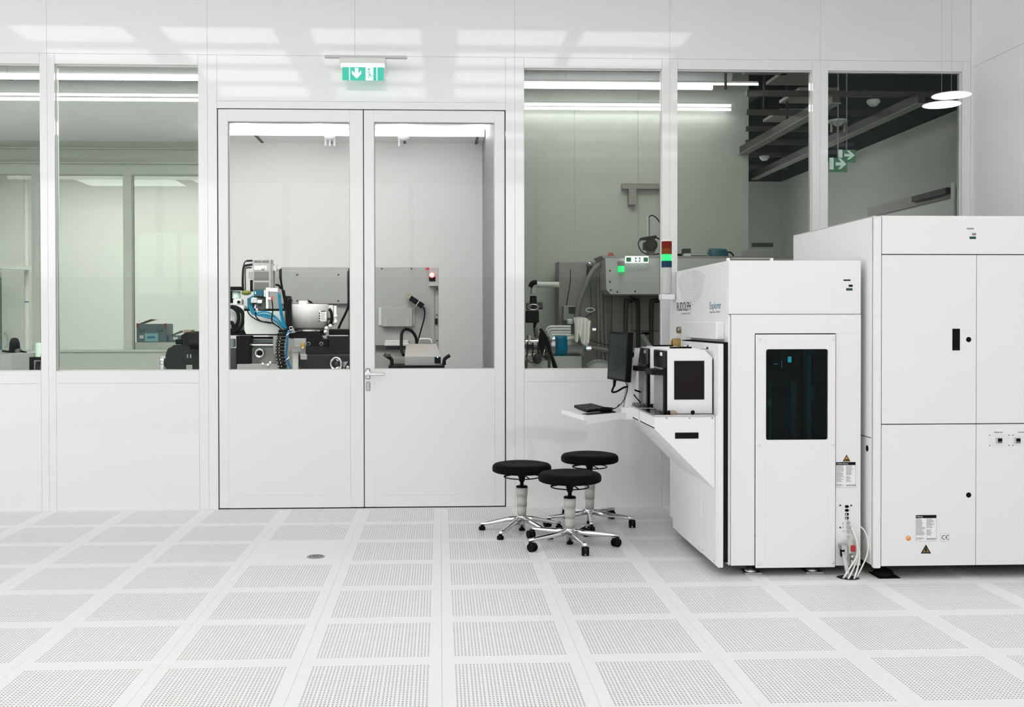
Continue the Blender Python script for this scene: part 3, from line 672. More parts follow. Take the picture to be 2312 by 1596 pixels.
MB().fbox(1901, 1231, 1913, 1242, yq-.005, .055, .003).fbox(1908, 1236, 1914, 1261, yq-.006, .008, .002).done('clamp', 'steel', pc)
MB().cyl(PY(1904, 1255, yq+.02), PY(1904, 1243, yq+.04), .016, .018).done('cable_gland', 'black', pc)
MB().tube([PY(1905, 1246, yq+.02), PY(1908, 1265, yq), PY(1912, 1285, yq-.02), Vector((ph.x, ph.y, .002))], .0115, 10).done('mains_cable', 'lgrey', pc)
MB().sphere(PY(1924, 1256, yq+.01), .013).cyl(PY(1923, 1262, yq+.01), PY(1923, 1275, yq+.02), .010).done('valve', 'steel', pc)
MB().fbox(1935, 1251, 1938, 1256, yq+.01, .02).done('valve_nut', 'ochre', pc)

# ------------------------------------------------------------------ wafer pods on the load ports
XPD0, XPD1 = PY(1505, 860, 5.79).x, XP0-.010
def pod(name, y0, label):
    zb, zt = ZLg+.003, PY(1505, 790.5, 5.79).z; y1 = y0+.30
    t = thing(name, ((XPD0+XPD1)/2, y0+.15, zb), label, 'pod', 'white wafer pods')
    MB().prism([(XPD0+.004, y0, zb), (XPD1, y0, zb), (XPD1, y0, zt-.045), (XPD1-.045, y0, zt), (XPD0+.004, y0, zt)], (0, 0, 0), (0, y1-y0, 0)).done('shell', 'machine', t)
    wx0, wx1 = PY(1522, 860, 5.79).x, PY(1590, 860, 5.79).x; wz0, wz1 = PY(1550, 902, 5.79).z, PY(1550, 814.5, 5.79).z
    dy = y0-5.79
    pn = MB().box(wx0, wx1, y0-.0015, y0+.001, wz0, wz1).done('side_window', 'fan', t)
    MB().box(wx0+.055, wx0+.095, y0-.0019, y0-.0014, wz0+.085, wz1-.002).done('reflected_strip', mat('dull brown window film', (.13, .09, .07), .2), pn) if False else None
    b = MB().box(XPD0-.012, XPD0+.004, y0-.002, y1, zt-.105, zt-.004, .003).done('front_cover', 'blackgloss', t)
    MB().box(XPD0-.0125, XPD0-.0115, y0+.06, y0+.12, zt-.035, zt-.015).done('tag', 'paper', b)
    MB().box(XPD0-.010, XPD0+.002, y0+.004, y1, zb+.01, zt-.105, .002).done('front_door', 'wgrey', t)
    MB().box(XPD0-.013, XPD0+.004, y0-.002, y0+.04, zb, zt-.1, .002).done('front_edge', 'black', t)
    MB().prism([(XPD0-.008, y0-.002, zt-.115), (XPD0-.075, y0+.05, zt-.115), (XPD0-.075, y1-.06, zt-.115), (XPD0-.008, y1-.01, zt-.115)], (0, 0, -.03), (0, 0, 0)).done('grip_shelf', 'black', t)
    MB().box(XPD0+.03, XPD1-.06, y0+.05, y1-.05, zt, zt+.006, .002).done('top_plate', 'paper', t)
    MB().box(XPD0+.05, XPD0+.18, y0+.13, y0+.15, zt+.006, zt+.016, .003).done('top_handle', 'black', t)
    MB().box(XPD1-.005, XPD1+.004, y0+.002, y1, zb+.01, zt-.05).done('seal', 'black', t)
    return t
pod('wafer_pod', 5.79, 'white wafer pod with a dark side window on the near load port'); pod('wafer_pod', 6.265, 'white wafer pod on the far load port, behind the near one')

# ------------------------------------------------------------------ operator post with tray, screen, keyboard, mouse
tz = .88
T = [PZ(x, y, tz) for x, y in ((1268, 924), (1318, 939), (1412, 931), (1402, 918))]
op = thing('operator_post', PY(1425, 930, 6.4), 'white slanting post with tray on the far load port', 'stand')
MB().prism(T, (0, 0, -.028), (0, 0, 0)).done('tray', 'machine', op)
tri_ = [T[1]+Vector((.05, .03, -.028)), T[2]+Vector((-.03, .02, -.028)), T[3]+Vector((0, -.02, -.028))]
MB().prism([T[1]+Vector((.02, .02, -.02)), T[2], T[3]], (0, 0, -.035), (0, 0, -.008)).done('tray_bracket', 'machine', op)
pa, pb = PY(1413, 925, 6.42), PY(1439, 786, 6.42)
MB().prism([pa+Vector((-.022, 0, -.05)), pa+Vector((.03, 0, -.05)), pb+Vector((.018, 0, 0)), pb+Vector((-.012, 0, 0))], (0, 0, 0), (0, .05, 0)).done('post', 'machine2', op)
MB().prism([pa+Vector((-.028, .01, .0)), pa+Vector((-.02, .01, .0)), pb+Vector((-.010, .01, 0)), pb+Vector((-.016, .01, 0))], (0, 0, 0), (0, .03, 0)).done('cable_channel', 'steel', op)
MB().box(pa.x-.03, XLg+.03, 6.40, 6.48, ZLg-.09, ZLg-.012, .004).done('base_arm', 'machine', op)
A_ = PY(1436, 806, 6.44); MB().tube([A_+Vector((.0, 0, 0)), PY(1428, 800, 6.44), PY(1420, 800, 6.44)], .018, 8).done('screen_arm', 'black', op)
# screen
nY, fY = 6.28, 6.64
c_ = [PY(1376.5, 748, fY), PY(1418, 750.5, nY), PY(1412.5, 863, nY), PY(1371, 855, fY)]
mn = thing('monitor', (c_[0]+c_[2])/2, 'black flat monitor on the slanting post, turned to the left', 'monitor')
e1 = (c_[1]-c_[0]).normalized(); e2 = (c_[3]-c_[0]).normalized(); nn = e1.cross(e2).normalized()
if nn.x > 0: nn = -nn
MB().prism(c_, nn*0, nn*-.035).done('housing', 'black', mn)
ce = sum(c_, Vector())/4
MB().prism([ce+(p_-ce)*.90 for p_ in c_], nn*.0006, nn*-.002).done('screen', 'screen', mn)
bk = [ce+(p_-ce)*.55 for p_ in c_]; MB().prism(bk, nn*-.035, nn*-.065).done('back_cover', 'black', mn)
cb0 = PY(1388, 860, 6.5)
MB().cyl(cb0+Vector((0, 0, .005)), cb0+Vector((-.004, 0, -.035)), .011, .008).done('plug', 'black', mn)
MB().tube([cb0+Vector((-.004, 0, -.03)), PY(1382, 884, 6.5), PY(1392, 884, 6.5), PY(1408, 875, 6.45), PY(1418, 873, 6.42)], .0065, 8).done('cable', 'black', mn)
MB().tube([PY(1412, 862, 6.38), PY(1417, 878, 6.38), PY(1410, 900, 6.38), PY(1400, 914, 6.38), PY(1388, 922, 6.38), PY(1375, 926, 6.36)], .0025, 6).done('cable', 'black', mn)
MB().tube([PY(1420, 875, 6.45), PY(1432, 880, 6.5), PY(1446, 885, 6.5)], .006, 6).tube([PY(1424, 882, 6.5), PY(1436, 897, 6.5), PY(1447, 910, 6.5)], .004, 6).done('cable', 'black', mn)
kx = PZ(1345, 926, tz+.01); kd = (T[3]-T[0]).normalized(); kn = Vector((-kd.y, kd.x, 0))
u_ = (T[1]-T[0]).normalized()
kb = thing('keyboard', (kx.x, kx.y, tz), 'black compact keyboard lying on the white tray', 'keyboard')
def onTray(x, y): return PZ(x, y, tz)
K = [onTray(1296, 921), onTray(1326, 932), onTray(1372, 927), onTray(1336, 917)]
MB().prism(K, (0, 0, .003), (0, 0, .016)).done('case', 'black', kb)
for i in range(4):
    for j in range(9):
        u0, u1 = (j+.12)/9, (j+.88)/9; v0, v1 = (i+.12)/4, (i+.88)/4
        f_ = lambda u, v: (K[0]*(1-u)+K[1]*u)*(1-v)+(K[3]*(1-u)+K[2]*u)*v
        MB().prism([f_(u0, v0), f_(u1, v0), f_(u1, v1), f_(u0, v1)], (0, 0, .016), (0, 0, .021)).done('key', 'dgrey', kb)
MB().tube([onTray(1340, 917)+Vector((0, 0, .006)), PY(1385, 922, 6.45), PY(1398, 912, 6.42)], .0025, 6).done('cable', 'black', kb)
mp_ = [onTray(1313, 934.5), onTray(1328, 937), onTray(1392, 931.5), onTray(1385, 927.5)]
MB().prism(mp_, (0, 0, .0), (0, 0, .002)).done('mouse_mat', 'black', label='thin black mouse mat at the near edge of the white tray', cat='mouse mat')
q = onTray(1367, 930); ms = thing('mouse', (q.x, q.y, tz+.002), 'black computer mouse on the mat beside the keyboard', 'mouse')
MB().sphere((q.x, q.y, tz+.014), .036, 16, (1.3, .8, .5)).done('shell', 'black', ms); MB().box(q.x+.02, q.x+.045, q.y-.004, q.y+.004, tz+.022, tz+.030, .003).done('wheel', 'dgrey', ms)

# ------------------------------------------------------------------ process cabinet (right big white machine)
YC = 5.62
CX0 = PY(1973.5, 900, YC).x; CX1 = XR-.25; CZT = PY(2100, 487, YC).z; CZB = PY(2100, 1277, YC).z
pcab = thing('process_cabinet', ((CX0+CX1)/2, 6.2, 0), 'tall white process cabinet with doors at the right edge', 'cabinet')
MB().box(CX0+.005, CX1, YC+.02, 6.9, CZB+.004, CZT-.004).done('chassis', 'dgrey', pcab)
MB().prism([(CX0, YC+.02, CZB), (CX0, 6.93, CZB), (CX0, 6.93, CZT), (CX0, YC+.02, CZT)], (0, 0, 0), (.006, 0, 0)).done('side_panel', 'machine', pcab)
MB().box(CX0, CX1, YC+.004, 6.93, CZT-.006, CZT, .002).done('top_cover', 'machine', pcab)
xs_ = [PY(1990.5, 900, YC).x, PY(2204.5, 900, YC).x]; x3 = xs_[1]+(xs_[1]-xs_[0]); xs_.append(min(x3, CX1)); xs_.append(CX1)
MB().box(CX0, xs_[0]-.002, YC, YC+.03, CZB-.012, CZT-.002, .004, 2).done('corner_post', 'machine', pcab)
za, zb_ = PY(2100, 574.5, YC).z, PY(2100, 957.5, YC).z; g_ = .0028
MB().box(xs_[0]+g_*.6, CX1, YC, YC+.03, za+g_, CZT-.002, .002).done('fascia', 'machine', pcab)
drs = []
for a, b_ in zip(xs_, xs_[1:]):
    if b_-a < .05: continue
    drs.append((MB().box(a+g_*.6, b_-g_*.6, YC, YC+.03, zb_+g_, za-g_, .002).done('door', 'machine', pcab), MB().box(a+g_*.6, b_-g_*.6, YC, YC+.03, CZB, zb_-g_, .002).done('door', 'machine', pcab)))
cluster(2191, 530.5, YC, pcab, dark=False)
du, dl_ = drs[0]
MB().fbox(2150.5, 742, 2167.5, 791, YC-.002, .002, .0006).done('grip_recess', 'black', du)
for y, d_ in ((766.5, du), (1117.5, dl_)): MB().lathe([(0, .003), (.010, .003), (.0145, .0015), (.015, 0)], PY(2187, y, YC), (0, -1, 0), 24).done('lock', 'black', d_)
data_sticker(2068, 1163, 2114, 1221, YC, dl_, 'F Series', 31)
tri_sign(2090.7, 1229.5, 1249.5, 11.6, YC, 'brownprint', dl_, 'warning_triangle', True)
ce_ = MB().fbox(2124, 1204, 2142.5, 1222, YC-.0008, .0008).done('ce_sticker', 'greyink', dl_)
MB().fbox(2124.5, 1204.5, 2142, 1221.5, YC-.0012, .0006).done('sticker_paper', 'paper', ce_)
def arcmark(cx, cy, r, t, a0, a1, n=12): 
    return [(cx+r*math.cos(math.radians(a0+(a1-a0)*k/n)), cy-r*math.sin(math.radians(a0+(a1-a0)*k/n))) for k in range(n+1)]+[(cx+(r-t)*math.cos(math.radians(a1-(a1-a0)*k/n)), cy-(r-t)*math.sin(math.radians(a1-(a1-a0)*k/n))) for k in range(n+1)]
def bands(pts, Y, b):
    n = len(pts)//2
    for k in range(n-1): b.fprism([pts[k], pts[k+1], pts[-k-2], pts[-k-1]], Y, .0006)
    return b
b = MB(); bands(arcmark(2132, 1213, 5.2, 1.3, 70, 290), YC-.0018, b); bands(arcmark(2140.2, 1213, 5.2, 1.3, 70, 290), YC-.0018, b); b.fbox(2135.6, 1212.4, 2139.5, 1213.6, YC-.0018, .0006); b.done('lettering', 'ink', ce_)
rd = MB().lathe([(0, .0008), (.0142, .0008), (.0142, 0)], PY(2051, 1215, YC), (0, -1, 0), 24).done('round_sticker', 'orange', dl_)
MB().lathe([(0, .0013), (.0105, .0013), (.0105, .0008)], PY(2051, 1215, YC), (0, -1, 0), 24).done('sticker_centre', mat('pale orange print', (.85, .50, .22), .5), rd)
text('25', .0145, PY(2051, 1218.6, YC-.0016), (1, 0, 0), (0, 0, 1), 'orange', rd, align='CENTER')
for i, (x0_, xg, xs2) in enumerate(((2233, 2250.5, (2234.5, 2278)), (2283.5, 2292, (2287, 2330)))):
    gp = MB().fbox(x0_, 980, x0_+47, 1007, YC-.0015, .0015, .0006).done('gauge_plate', 'machine2', drs[1][1])
    gg = MB().fbox(xg, 988.5, xg+13, 1001, YC-.012, .0105, .002).done('gauge', 'lgrey', gp)
    MB().fbox(xg+2.7, 989.8, xg+12.5, 997, YC-.0128, .001).done('gauge_display', 'ink', gp)
    for q_ in range(3): MB().fbox(xg+2.9+q_*3.3, 998, xg+5.6+q_*3.3, 999.6, YC-.0128, .001).done('gauge_key', 'ink', gp)
    for x in xs2:
        for y in (982.5, 1005.5): MB().lathe([(0, .002), (.0026, .0015), (.003, 0)], PY(x, y, YC-.0015), (0, -1, 0), 8).done('screw', 'dgrey', gp)
    text('PRESSURE LEVEL' if i == 0 else 'VACUUM LEVEL', .0068, PY(2245+53*i, 976.7, YC-.0006), (1, 0, 0), (0, 0, 1), 'ink', drs[1][1])
MB().box(CX0+.04, CX1-.03, 5.98, 6.62, .002, CZB+.006).done('plinth', 'black', pcab)  # black box added to keep the space under the cabinet dark
# left side details
q = PX(1958, 1012, CX0); MB().lathe([(0, .001), (.018, .001), (.018, 0)], (CX0, q.y, q.z), (-1, 0, 0), 20).done('grip_hole', 'ink', pcab)
q0, q1 = PX(1944, 982.5, CX0), PX(1967, 988.5, CX0); MB().box(CX0-.0006, CX0+.001, min(q0.y, q1.y), max(q0.y, q1.y), q1.z-.002, q1.z+.002).done('panel_joint', 'gapdark', pcab)
# feet
for x, y in ((CX0+.09, 5.70), (CX0+.09, 6.75), (CX1-.15, 5.75), (CX1-.15, 6.75)):
    ft = MB().box(x-.065, x+.065, y-.09, y+.06, 0, .004, .001).done('foot_plate', 'lgrey', pcab)
    MB().box(x-.062, x+.062, y-.087, y+.057, .004, .009, .001).done('foot_pad', 'black', ft)
    MB().lathe([(.06, .008), (.052, .03), (.02, .048), (.012, .05), (.012, CZB+.03)], (x, y, 0), seg=20).done('levelling_foot', 'black', ft)
    MB().cyl((x, y, .05), (x, y, .066), .013, seg=6).done('foot_nut', 'steelb', ft)
# ------------------------------------------------------------------ rooms beyond the glazed wall: shell
XS = PY(1089, 322, 13.3).x; XS2 = XS+.06
YN = YW+.09; YFAR = 13.3; ZC2 = 3.79; XL2 = -7.2
MB().box(XL2, XR+.08, YN-.03, 17.2, -.12, 0).done('floor', 'tileplain', label='pale floor of the rooms behind the glazed wall', cat='floor', **S)
pw = MB().box(XS, XS2, YN, YFAR, 0, 4.6).done('wall_partition', 'part', label='grey partition edge seen through the right door leaf', cat='wall', **S)
for z in (.9, 1.25, 1.75, 2.25, 2.7):
    MB().box(XS-.008, XS, YFAR-.40, YFAR-.37, z, z+.03, .002).done('hinge', 'lgrey', pw)
xw = PY(474, 600, YFAR).x
wf = MB().box(xw, XS2, YFAR, YFAR+.1, 0, 4.6).done('wall_far', 'offwall', label='white far wall seen through the double door', cat='wall', **S)
for a, b_, c, d in ((765, 463, 918, 600), (922, 463, 1050, 600)): MB().fbox(a, b_, c, d, YFAR-.003, .003).done('panel', 'offwall', wf)
wg = MB()
zi0, zi1 = PY(280, 790, YFAR).z, PY(280, 393, YFAR).z
wg.box(XL2, xw, YFAR, YFAR+.1, 0, zi0).box(XL2, xw, YFAR, YFAR+.1, zi1, 4.6)
mul = [(-330, -312), (-128, -110), (72.5, 90.5), (279.5, 298), (466, 474)]
for a, b_ in mul: wg.box(PY(a, 600, YFAR).x, PY(b_, 600, YFAR).x, YFAR, YFAR+.1, zi0, zi1)
wg = wg.done('wall_far', 'olive', label='grey green inner wall with tall windows, seen through the left windows', cat='wall', **S)
MB().fbox(-400, 790, 474, 795, YFAR-.03, .03).done('sill', 'olive', wg); MB().fbox(-400, 365, 474, 368, YFAR-.06, .06).fbox(-400, 332, 474, 335, YFAR-.05, .05).done('cable_tray', 'olive', wg)
for i, (a, b_) in enumerate(zip(mul, mul[1:])):
    x0, x1 = PY(a[1], 600, YFAR).x, PY(b_[0], 600, YFAR).x
    wn = thing('window_%d' % (7+i), ((x0+x1)/2, YFAR+.05, zi0), ['inner window of the far room, beyond the left frame edge', 'inner window of the far room, second from the left', 'wide inner window of the far room behind the left window', 'inner window of the far room with a grey toolbox behind it'][i], 'window', **S)
    MB().box(x0, x0+.012, YFAR+.02, YFAR+.08, zi0, zi1).box(x1-.012, x1, YFAR+.02, YFAR+.08, zi0, zi1).box(x0+.012, x1-.012, YFAR+.02, YFAR+.08, zi1-.012, zi1).done('window_frame', 'olive', wn)
    MB().box(x0+.012, x1-.012, YFAR+.045, YFAR+.051, zi0, zi1-.012).done('pane', 'winin', wn)
# inner lit room
MB().box(XL2, xw+.06, 16.9, 17.0, 0, 4.0).done('wall_inner', 'cream', label='cream back wall of the lit room behind the inner windows', cat='wall', **S)
MB().box(xw, xw+.06, YFAR+.1, 16.9, 0, 4.0).done('wall_inner_side', 'cream', label='cream side wall of the lit room behind the inner windows', cat='wall', **S)
MB().box(XL2-.06, XL2, YN, 17.0, 0, 4.6).done('wall_outer', 'cream', label='cream outer wall of the rooms at left, beyond the view', cat='wall', **S)
MB().box(XL2, xw+.06, YFAR+.1, 17.0, 3.9, 4.0).done('ceiling', 'ceil', label='white ceiling of the lit inner room', cat='ceiling', **S)
MB().box(XL2, XS2, 10.9, YFAR+.1, ZC2, ZC2+.05).done('ceiling', 'ceil', label='white ceiling beyond the strip lights in the next room', cat='ceiling', **S)
cv = MB().box(XL2, XR+.08, YN-.03, YFAR, 4.6, 4.7).done('ceiling', 'void', label='dark ceiling void above the strip lights', cat='ceiling', **S)
MB().box(XL2, XS, 10.9, 10.95, ZC2+.05, 4.6).done('trim_1', 'lgrey', label='grey teal bulkhead behind the ducts in the next room', cat='bulkhead', **S)
def lum(x, y, w_, d_, z, m, lab):
    t = thing('ceiling_light', (x, y, z), lab, 'ceiling light')
    MB().box(x-w_/2-.03, x+w_/2+.03, y-d_/2-.03, y+d_/2+.03, z+.004, z+.03).done('frame', 'paper', t)
    MB().box(x-w_/2, x+w_/2, y-d_/2, y+d_/2, z, z+.004).done('diffuser', m, t)
for x, lab in ((-5.4, 'leftmost'), (-3.4, 'second from left'), (-1.4, 'third from left'), (-.35, 'nearest the partition')): lum(x, 8.65, 1.7 if x < -1 else .8, .9, 3.9, 'panel_mid', 'unseen luminous panel added to light the next room, %s of the row' % lab)  # panels added out of sight to light the machine fronts
for x, lab in ((-5.6, 'left'), (-3.9, 'right')): lum(x, 15.2, 1.4, 1.6, 3.85, 'panel_inner', 'luminous panel over the lit inner room, %s one' % lab)
lum(1.35, 8.6, 1.3, .7, 3.95, 'panel_dim', 'unseen luminous panel added to light the right hand back room')  # one more hidden panel, added to light this room
# ducts, strip lights
for (xa, xb, y, z, r, nm) in ((XL2+.1, XS-.05, 10.35, 4.02, .13, 'left'), (XS2+.05, PY(1650, 200, 10.2).x, 10.25, 4.0, .13, 'right'), (XL2+.1, XS-.05, 9.75, 4.18, .10, 'left upper'), (XS2+.05, PY(1700, 170, 9.75).x, 9.75, 4.16, .10, 'right upper')):
    dct = MB().cyl((xa, y, z), (xb, y, z), r, seg=24)
    for k in range(int((xb-xa)/1.1)): dct.cyl((xa+.6+1.1*k, y, z), (xa+.64+1.1*k, y, z), r+.012, seg=24)
    dct.done('duct', 'duct', label='grey round duct above the strip lights, %s back room' % nm, cat='duct')
def strip(x0, x1, y, py, lab, n=1, t=.03, along=None):
    z = PY(600, py, y).z; s = thing('strip_light', ((x0+x1)/2, y, z), lab, 'strip light')
    MB().box(x0, x1, y+.0, y+.02, z+t, z+t+.02).done('batten', 'grey', s)
    for k in range(n): MB().cyl((x0, y+.05*k-.025*(n-1), z), (x1, y+.05*k-.025*(n-1), z), t, seg=10).done('tube', 'strip', s)
strip(XL2+.2, XS-.08, 9.9, 177, 'thick bright strip light highest behind the left windows', t=.028)
strip(XL2+.2, XS-.08, 10.55, 217, 'thin strip light lowest but one behind the left windows', t=.012)
strip(XL2+.2, XS-.08, 10.75, 227, 'thin strip light lowest behind the left windows', t=.015)
strip(XS2+.06, PY(1608, 188, 9.9).x, 9.9, 188.5, 'thick bright strip light behind the windows right of the door', t=.028)
strip(XS2+.06, PY(1712, 183, 9.7).x, 9.7, 181.5, 'thin long strip light highest behind the right windows', t=.010)
strip(XS2+.06, PY(1650, 229, 10.4).x, 10.4, 231, 'thin strip light lowest but one behind the right windows', t=.013)
strip(XS2+.06, PY(1650, 239, 10.5).x, 10.5, 240, 'thin strip light lowest behind the right windows', t=.013)
strip(xw+.2, XS-.02, 12.3, 299.5, 'bright strip light at the top of the door glass', t=.034)
for i, x in enumerate((556, 725, 907, 1082)):
    a = PY(x, 288, 12.2); s = thing('strip_light', a, 'short strip light running away along the ceiling, number %d from the left of the door glass' % (i+1) if False else ['short strip light running away, at the left end of the door glass', 'short strip light running away, near the right edge of the left leaf', 'short strip light running away, middle of the right leaf', 'short strip light running away, beside the grey partition'][i], 'strip light')
    MB().cyl((a.x, 11.2, ZC2-.04), (a.x, 12.24, ZC2-.04), .028, seg=10).done('tube', 'strip', s); MB().box(a.x-.015, a.x+.015, 12.6, YFAR, ZC2-.012, ZC2).done('batten', 'dgrey', s)
for x, y, Y, n, lab in ((745, 313, 12.7, 3, 'white ceiling detector with hanging tips in the left door glass'), (911, 310, 12.7, 1, 'white round ceiling detector in the right door glass')):
    p = PY(x, y, Y); t = thing('ceiling_detector', (p.x, p.y, ZC2), lab, 'detector')
    MB().lathe([(0, 0), (.075, 0), (.075, -.05), (.05, -.07), (0, -.07)], (p.x, p.y, ZC2), seg=20).done('body', 'paper', t)
    for k in range(n): MB().cyl((p.x-.055+.055*k*(2 if n == 2 else 1), p.y, ZC2-.06), (p.x-.055+.055*k, p.y, ZC2-.15), .014, seg=8).done('tip', 'paper', t)
for x in (195, 210, 428): pass

# ------------------------------------------------------------------ right back room
xq = PY(1690, 400, 10.6).x
wd = MB().box(XS2, xq, 10.6, 10.66, 0, 4.6).done('wall_screen', 'dim', label='grey green wall behind the hose machine', cat='wall', **S)
for a, b_ in ((XS2, PY(1297, 500, 10.6).x), (PY(1297, 500, 10.6).x, PY(1440, 500, 10.6).x), (PY(1440, 500, 10.6).x, xq)): MB().box(a+.002, b_-.002, 10.594, 10.6, 0, 3.9).done('panel', 'dim', wd)
yk = PX(1765, 410, XR).y; zk = PX(1765, 410, XR).z
MB().box(xq-.1, XR+.08, yk, yk+.08, 0, zk).done('wall_far_right', 'dim', label='grey back wall in the far corner of the right room', cat='wall', **S)
MB().box(XR, XR+.08, YN, yk, 0, zk).done('wall_side', 'dim', label='grey receding side wall under the dark ceiling grid', cat='wall', **S)
MB().box(xq-.1, XR+.08, yk, yk+.08, zk, 4.6).box(XR, XR+.08, YN, yk, zk, 4.6).done('trim_2', 'void', label='dark void above the grey walls of the right room', cat='bulkhead', **S)
grid = thing('ceiling_grid', (3.2, 10, zk), 'dark open ceiling grid of steel channels in the right back room', 'ceiling grid')
for xg in (3.19, 3.89):
    bm_ = MB().box(xg-.03, xg+.03, YN+.02, yk, zk+.03, zk+.11).done('channel', 'beam', grid)
    MB().box(xg-.045, xg+.045, YN+.02, yk, zk+.024, zk+.03).done('flange', 'grey', bm_)
for y in (8.25, 9.0, 9.77, 10.5, 11.3, 12.2): MB().box(.3025*y+.02 if y < 10.6 else xq+.05, XR, y-.02, y+.02, zk+.12, zk+.165).done('cross_bar', 'beam', grid)
for k, (x, y) in enumerate(((2.75, 8.6), (3.35, 9.4), (3.75, 10.2), (3.0, 9.0), (3.9, 11.2))): MB().box(x-.2, x+.2, y-.3, y+.3, zk+.55, zk+.58).done('ceiling_plate', 'wgrey', grid)
for k, (x, y) in enumerate(((2.5, 8.8), (3.1, 9.6), (3.6, 10.4), (3.95, 9.3))): MB().cyl((x, y, zk+.3), (x, y, 4.6), .012, seg=6).done('hanger', 'beam', grid)
for x, y, lab in ((1892, 276, 'white ceiling sensor with prongs under the dark grid'), (1972, 231, 'pale round detector highest under the dark grid'), (1726, 356, 'pale round detector lowest under the dark grid')):
    p = PZ(x, y, zk+.07); t = thing('ceiling_detector', p, lab, 'detector')
    MB().lathe([(0, .02), (.05, .02), (.055, 0), (.03, -.03), (0, -.035)], p, seg=16).done('body', 'offwhite', t)
    if '__' not in lab and 'prongs' in lab:
        MB().lathe([(0, .02), (.085, .02), (.085, 0), (0, 0)], p, seg=16).done('plate', 'offwhite', t)
        for k in range(3): MB().cyl(p+Vector((-.06+.06*k, 0, 0)), p+Vector((-.06+.06*k, 0, -.09)), .010, seg=6).done('prong', 'offwhite', t)
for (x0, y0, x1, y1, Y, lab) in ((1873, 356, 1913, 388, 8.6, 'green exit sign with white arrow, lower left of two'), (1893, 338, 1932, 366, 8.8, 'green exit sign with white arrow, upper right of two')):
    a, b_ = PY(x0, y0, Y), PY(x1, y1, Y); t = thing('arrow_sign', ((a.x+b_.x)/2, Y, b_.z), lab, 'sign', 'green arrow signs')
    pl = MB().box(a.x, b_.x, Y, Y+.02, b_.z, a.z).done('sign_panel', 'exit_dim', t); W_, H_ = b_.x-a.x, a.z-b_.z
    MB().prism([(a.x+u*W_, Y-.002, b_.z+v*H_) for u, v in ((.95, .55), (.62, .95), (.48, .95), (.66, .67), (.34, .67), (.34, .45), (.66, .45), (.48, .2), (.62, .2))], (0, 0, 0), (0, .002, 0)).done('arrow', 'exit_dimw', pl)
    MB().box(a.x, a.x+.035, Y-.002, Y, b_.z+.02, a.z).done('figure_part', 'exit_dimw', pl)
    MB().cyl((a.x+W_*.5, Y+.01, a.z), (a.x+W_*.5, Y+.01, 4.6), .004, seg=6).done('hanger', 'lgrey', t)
q0, q1 = PX(1978, 468, XR), PX(2166, 466, XR)
d2 = thing('door_2', (XR, (q0.y+q1.y)/2, 0), 'grey framed door in the side wall, top edge showing over the cabinet', 'door', **S)
MB().box(XR-.03, XR, q1.y, q0.y, 0, q0.z-.09).done('door_leaf', 'offwhite', d2)
MB().box(XR-.05, XR, q1.y, q0.y, q0.z-.09, q0.z).box(XR-.05, XR, q0.y, q0.y+.08, 0, q0.z).done('door_frame', 'wgrey', d2)
MB().box(XR-.09, XR-.05, q1.y+.05, q1.y+.65, q0.z-.06, q0.z-.01).done('door_closer', 'dgrey', d2)
MB().cyl((XR-.06, q1.y-.02, 0), (XR-.06, q1.y-.02, q0.z+.02), .02, seg=10).done('post', 'paper', d2)
# bracket on the grey wall
br = thing('wall_bracket', PY(1450, 415, 10.55), 'dark grey T shaped bracket on the grey green wall', 'bracket')
MB().fbox(1405, 414, 1494, 426, 10.5, .09).done('arm', 'wgrey', br); MB().fbox(1420, 426, 1437, 462, 10.5, .09).done('stem', 'wgrey', br)

def tubes(name, m, par, Y, r, *runs):
    for run in runs: MB().tube([PY(x, y, Y+(d[0] if d else 0)) for x, y, *d in run], r, 8).done(name, m, par)

# hose machine
Y1 = 10.0
hm = thing('hose_machine', PY(1380, 1100, 10.1), 'grey process machine with thick hoses behind the window right of the door', 'machine')
hm.location.z = 0; hm['_w'] = [hm.location.x, hm.location.y, 0]
a = PY(1261, 590, 10.2); MB().box(a.x, PY(1800, 590, 10.2).x, 10.2, 10.5, 0, a.z, .004).done('cabinet_back', 'wgrey', hm)
MB().fbox(1262, 591, 1365, 835, 10.19, .012, .003).fbox(1382, 666, 1424, 835, 10.17, .03, .003).fbox(1428, 666, 1500, 746, 10.18, .02, .002).fbox(1428, 748, 1500, 835, 10.18, .02, .002).done('cover_panel', 'wgrey', hm)
hd = MB().fprism([(1367, 583), (1800, 584), (1800, 664), (1379, 664), (1369, 654)], 9.6, .55).done('machine_head', 'lgrey', hm)
MB().fprism([(1358, 577), (1800, 579), (1800, 586), (1366, 587)], 9.65, .5).done('head_rim', 'wgrey', hd)
for x, y in ((1377, 611), (1377, 636), (1379, 655), (1394, 659), (1434, 658)): MB().lathe([(0, .004), (.008, .004), (.009, 0)], PY(x, y, 9.6), (0, -1, 0), 8).done('bolt', 'dgrey', hd)
MB().lathe([(0, .03), (.02, .025), (.028, 0)], PY(1379, 577, 9.8), (0, 0, 1), 14).done('red_button', 'red', hd)
sg = MB().fbox(1413, 578, 1464, 593, 9.55, .03).done('sign_reflection', 'exit_white', hd)  # pane reflection of a green sign, built as a glowing panel
for a, b_ in ((1414, 1425), (1434, 1446), (1453, 1463)): MB().fbox(a, 581, b_, 591, 9.548, .003).done('reflection_field', mat('green sign reflection', (.01, .22, .08), .4), sg)
MB().fprism([(1437, 582), (1443, 582), (1443, 586), (1446, 586), (1440, 591), (1434, 586), (1437, 586)], 9.545, .003).done('arrow', 'exit_white', sg)
sl = MB().fbox(1396, 600, 1410, 614, 9.57, .03, .004).done('tower_reflection', 'green_glow', hd); MB().fbox(1396, 589, 1410, 600, 9.57, .03, .004).done('reflection_base', 'wgrey', hd)  # green reflection of the signal tower, built as a glowing block
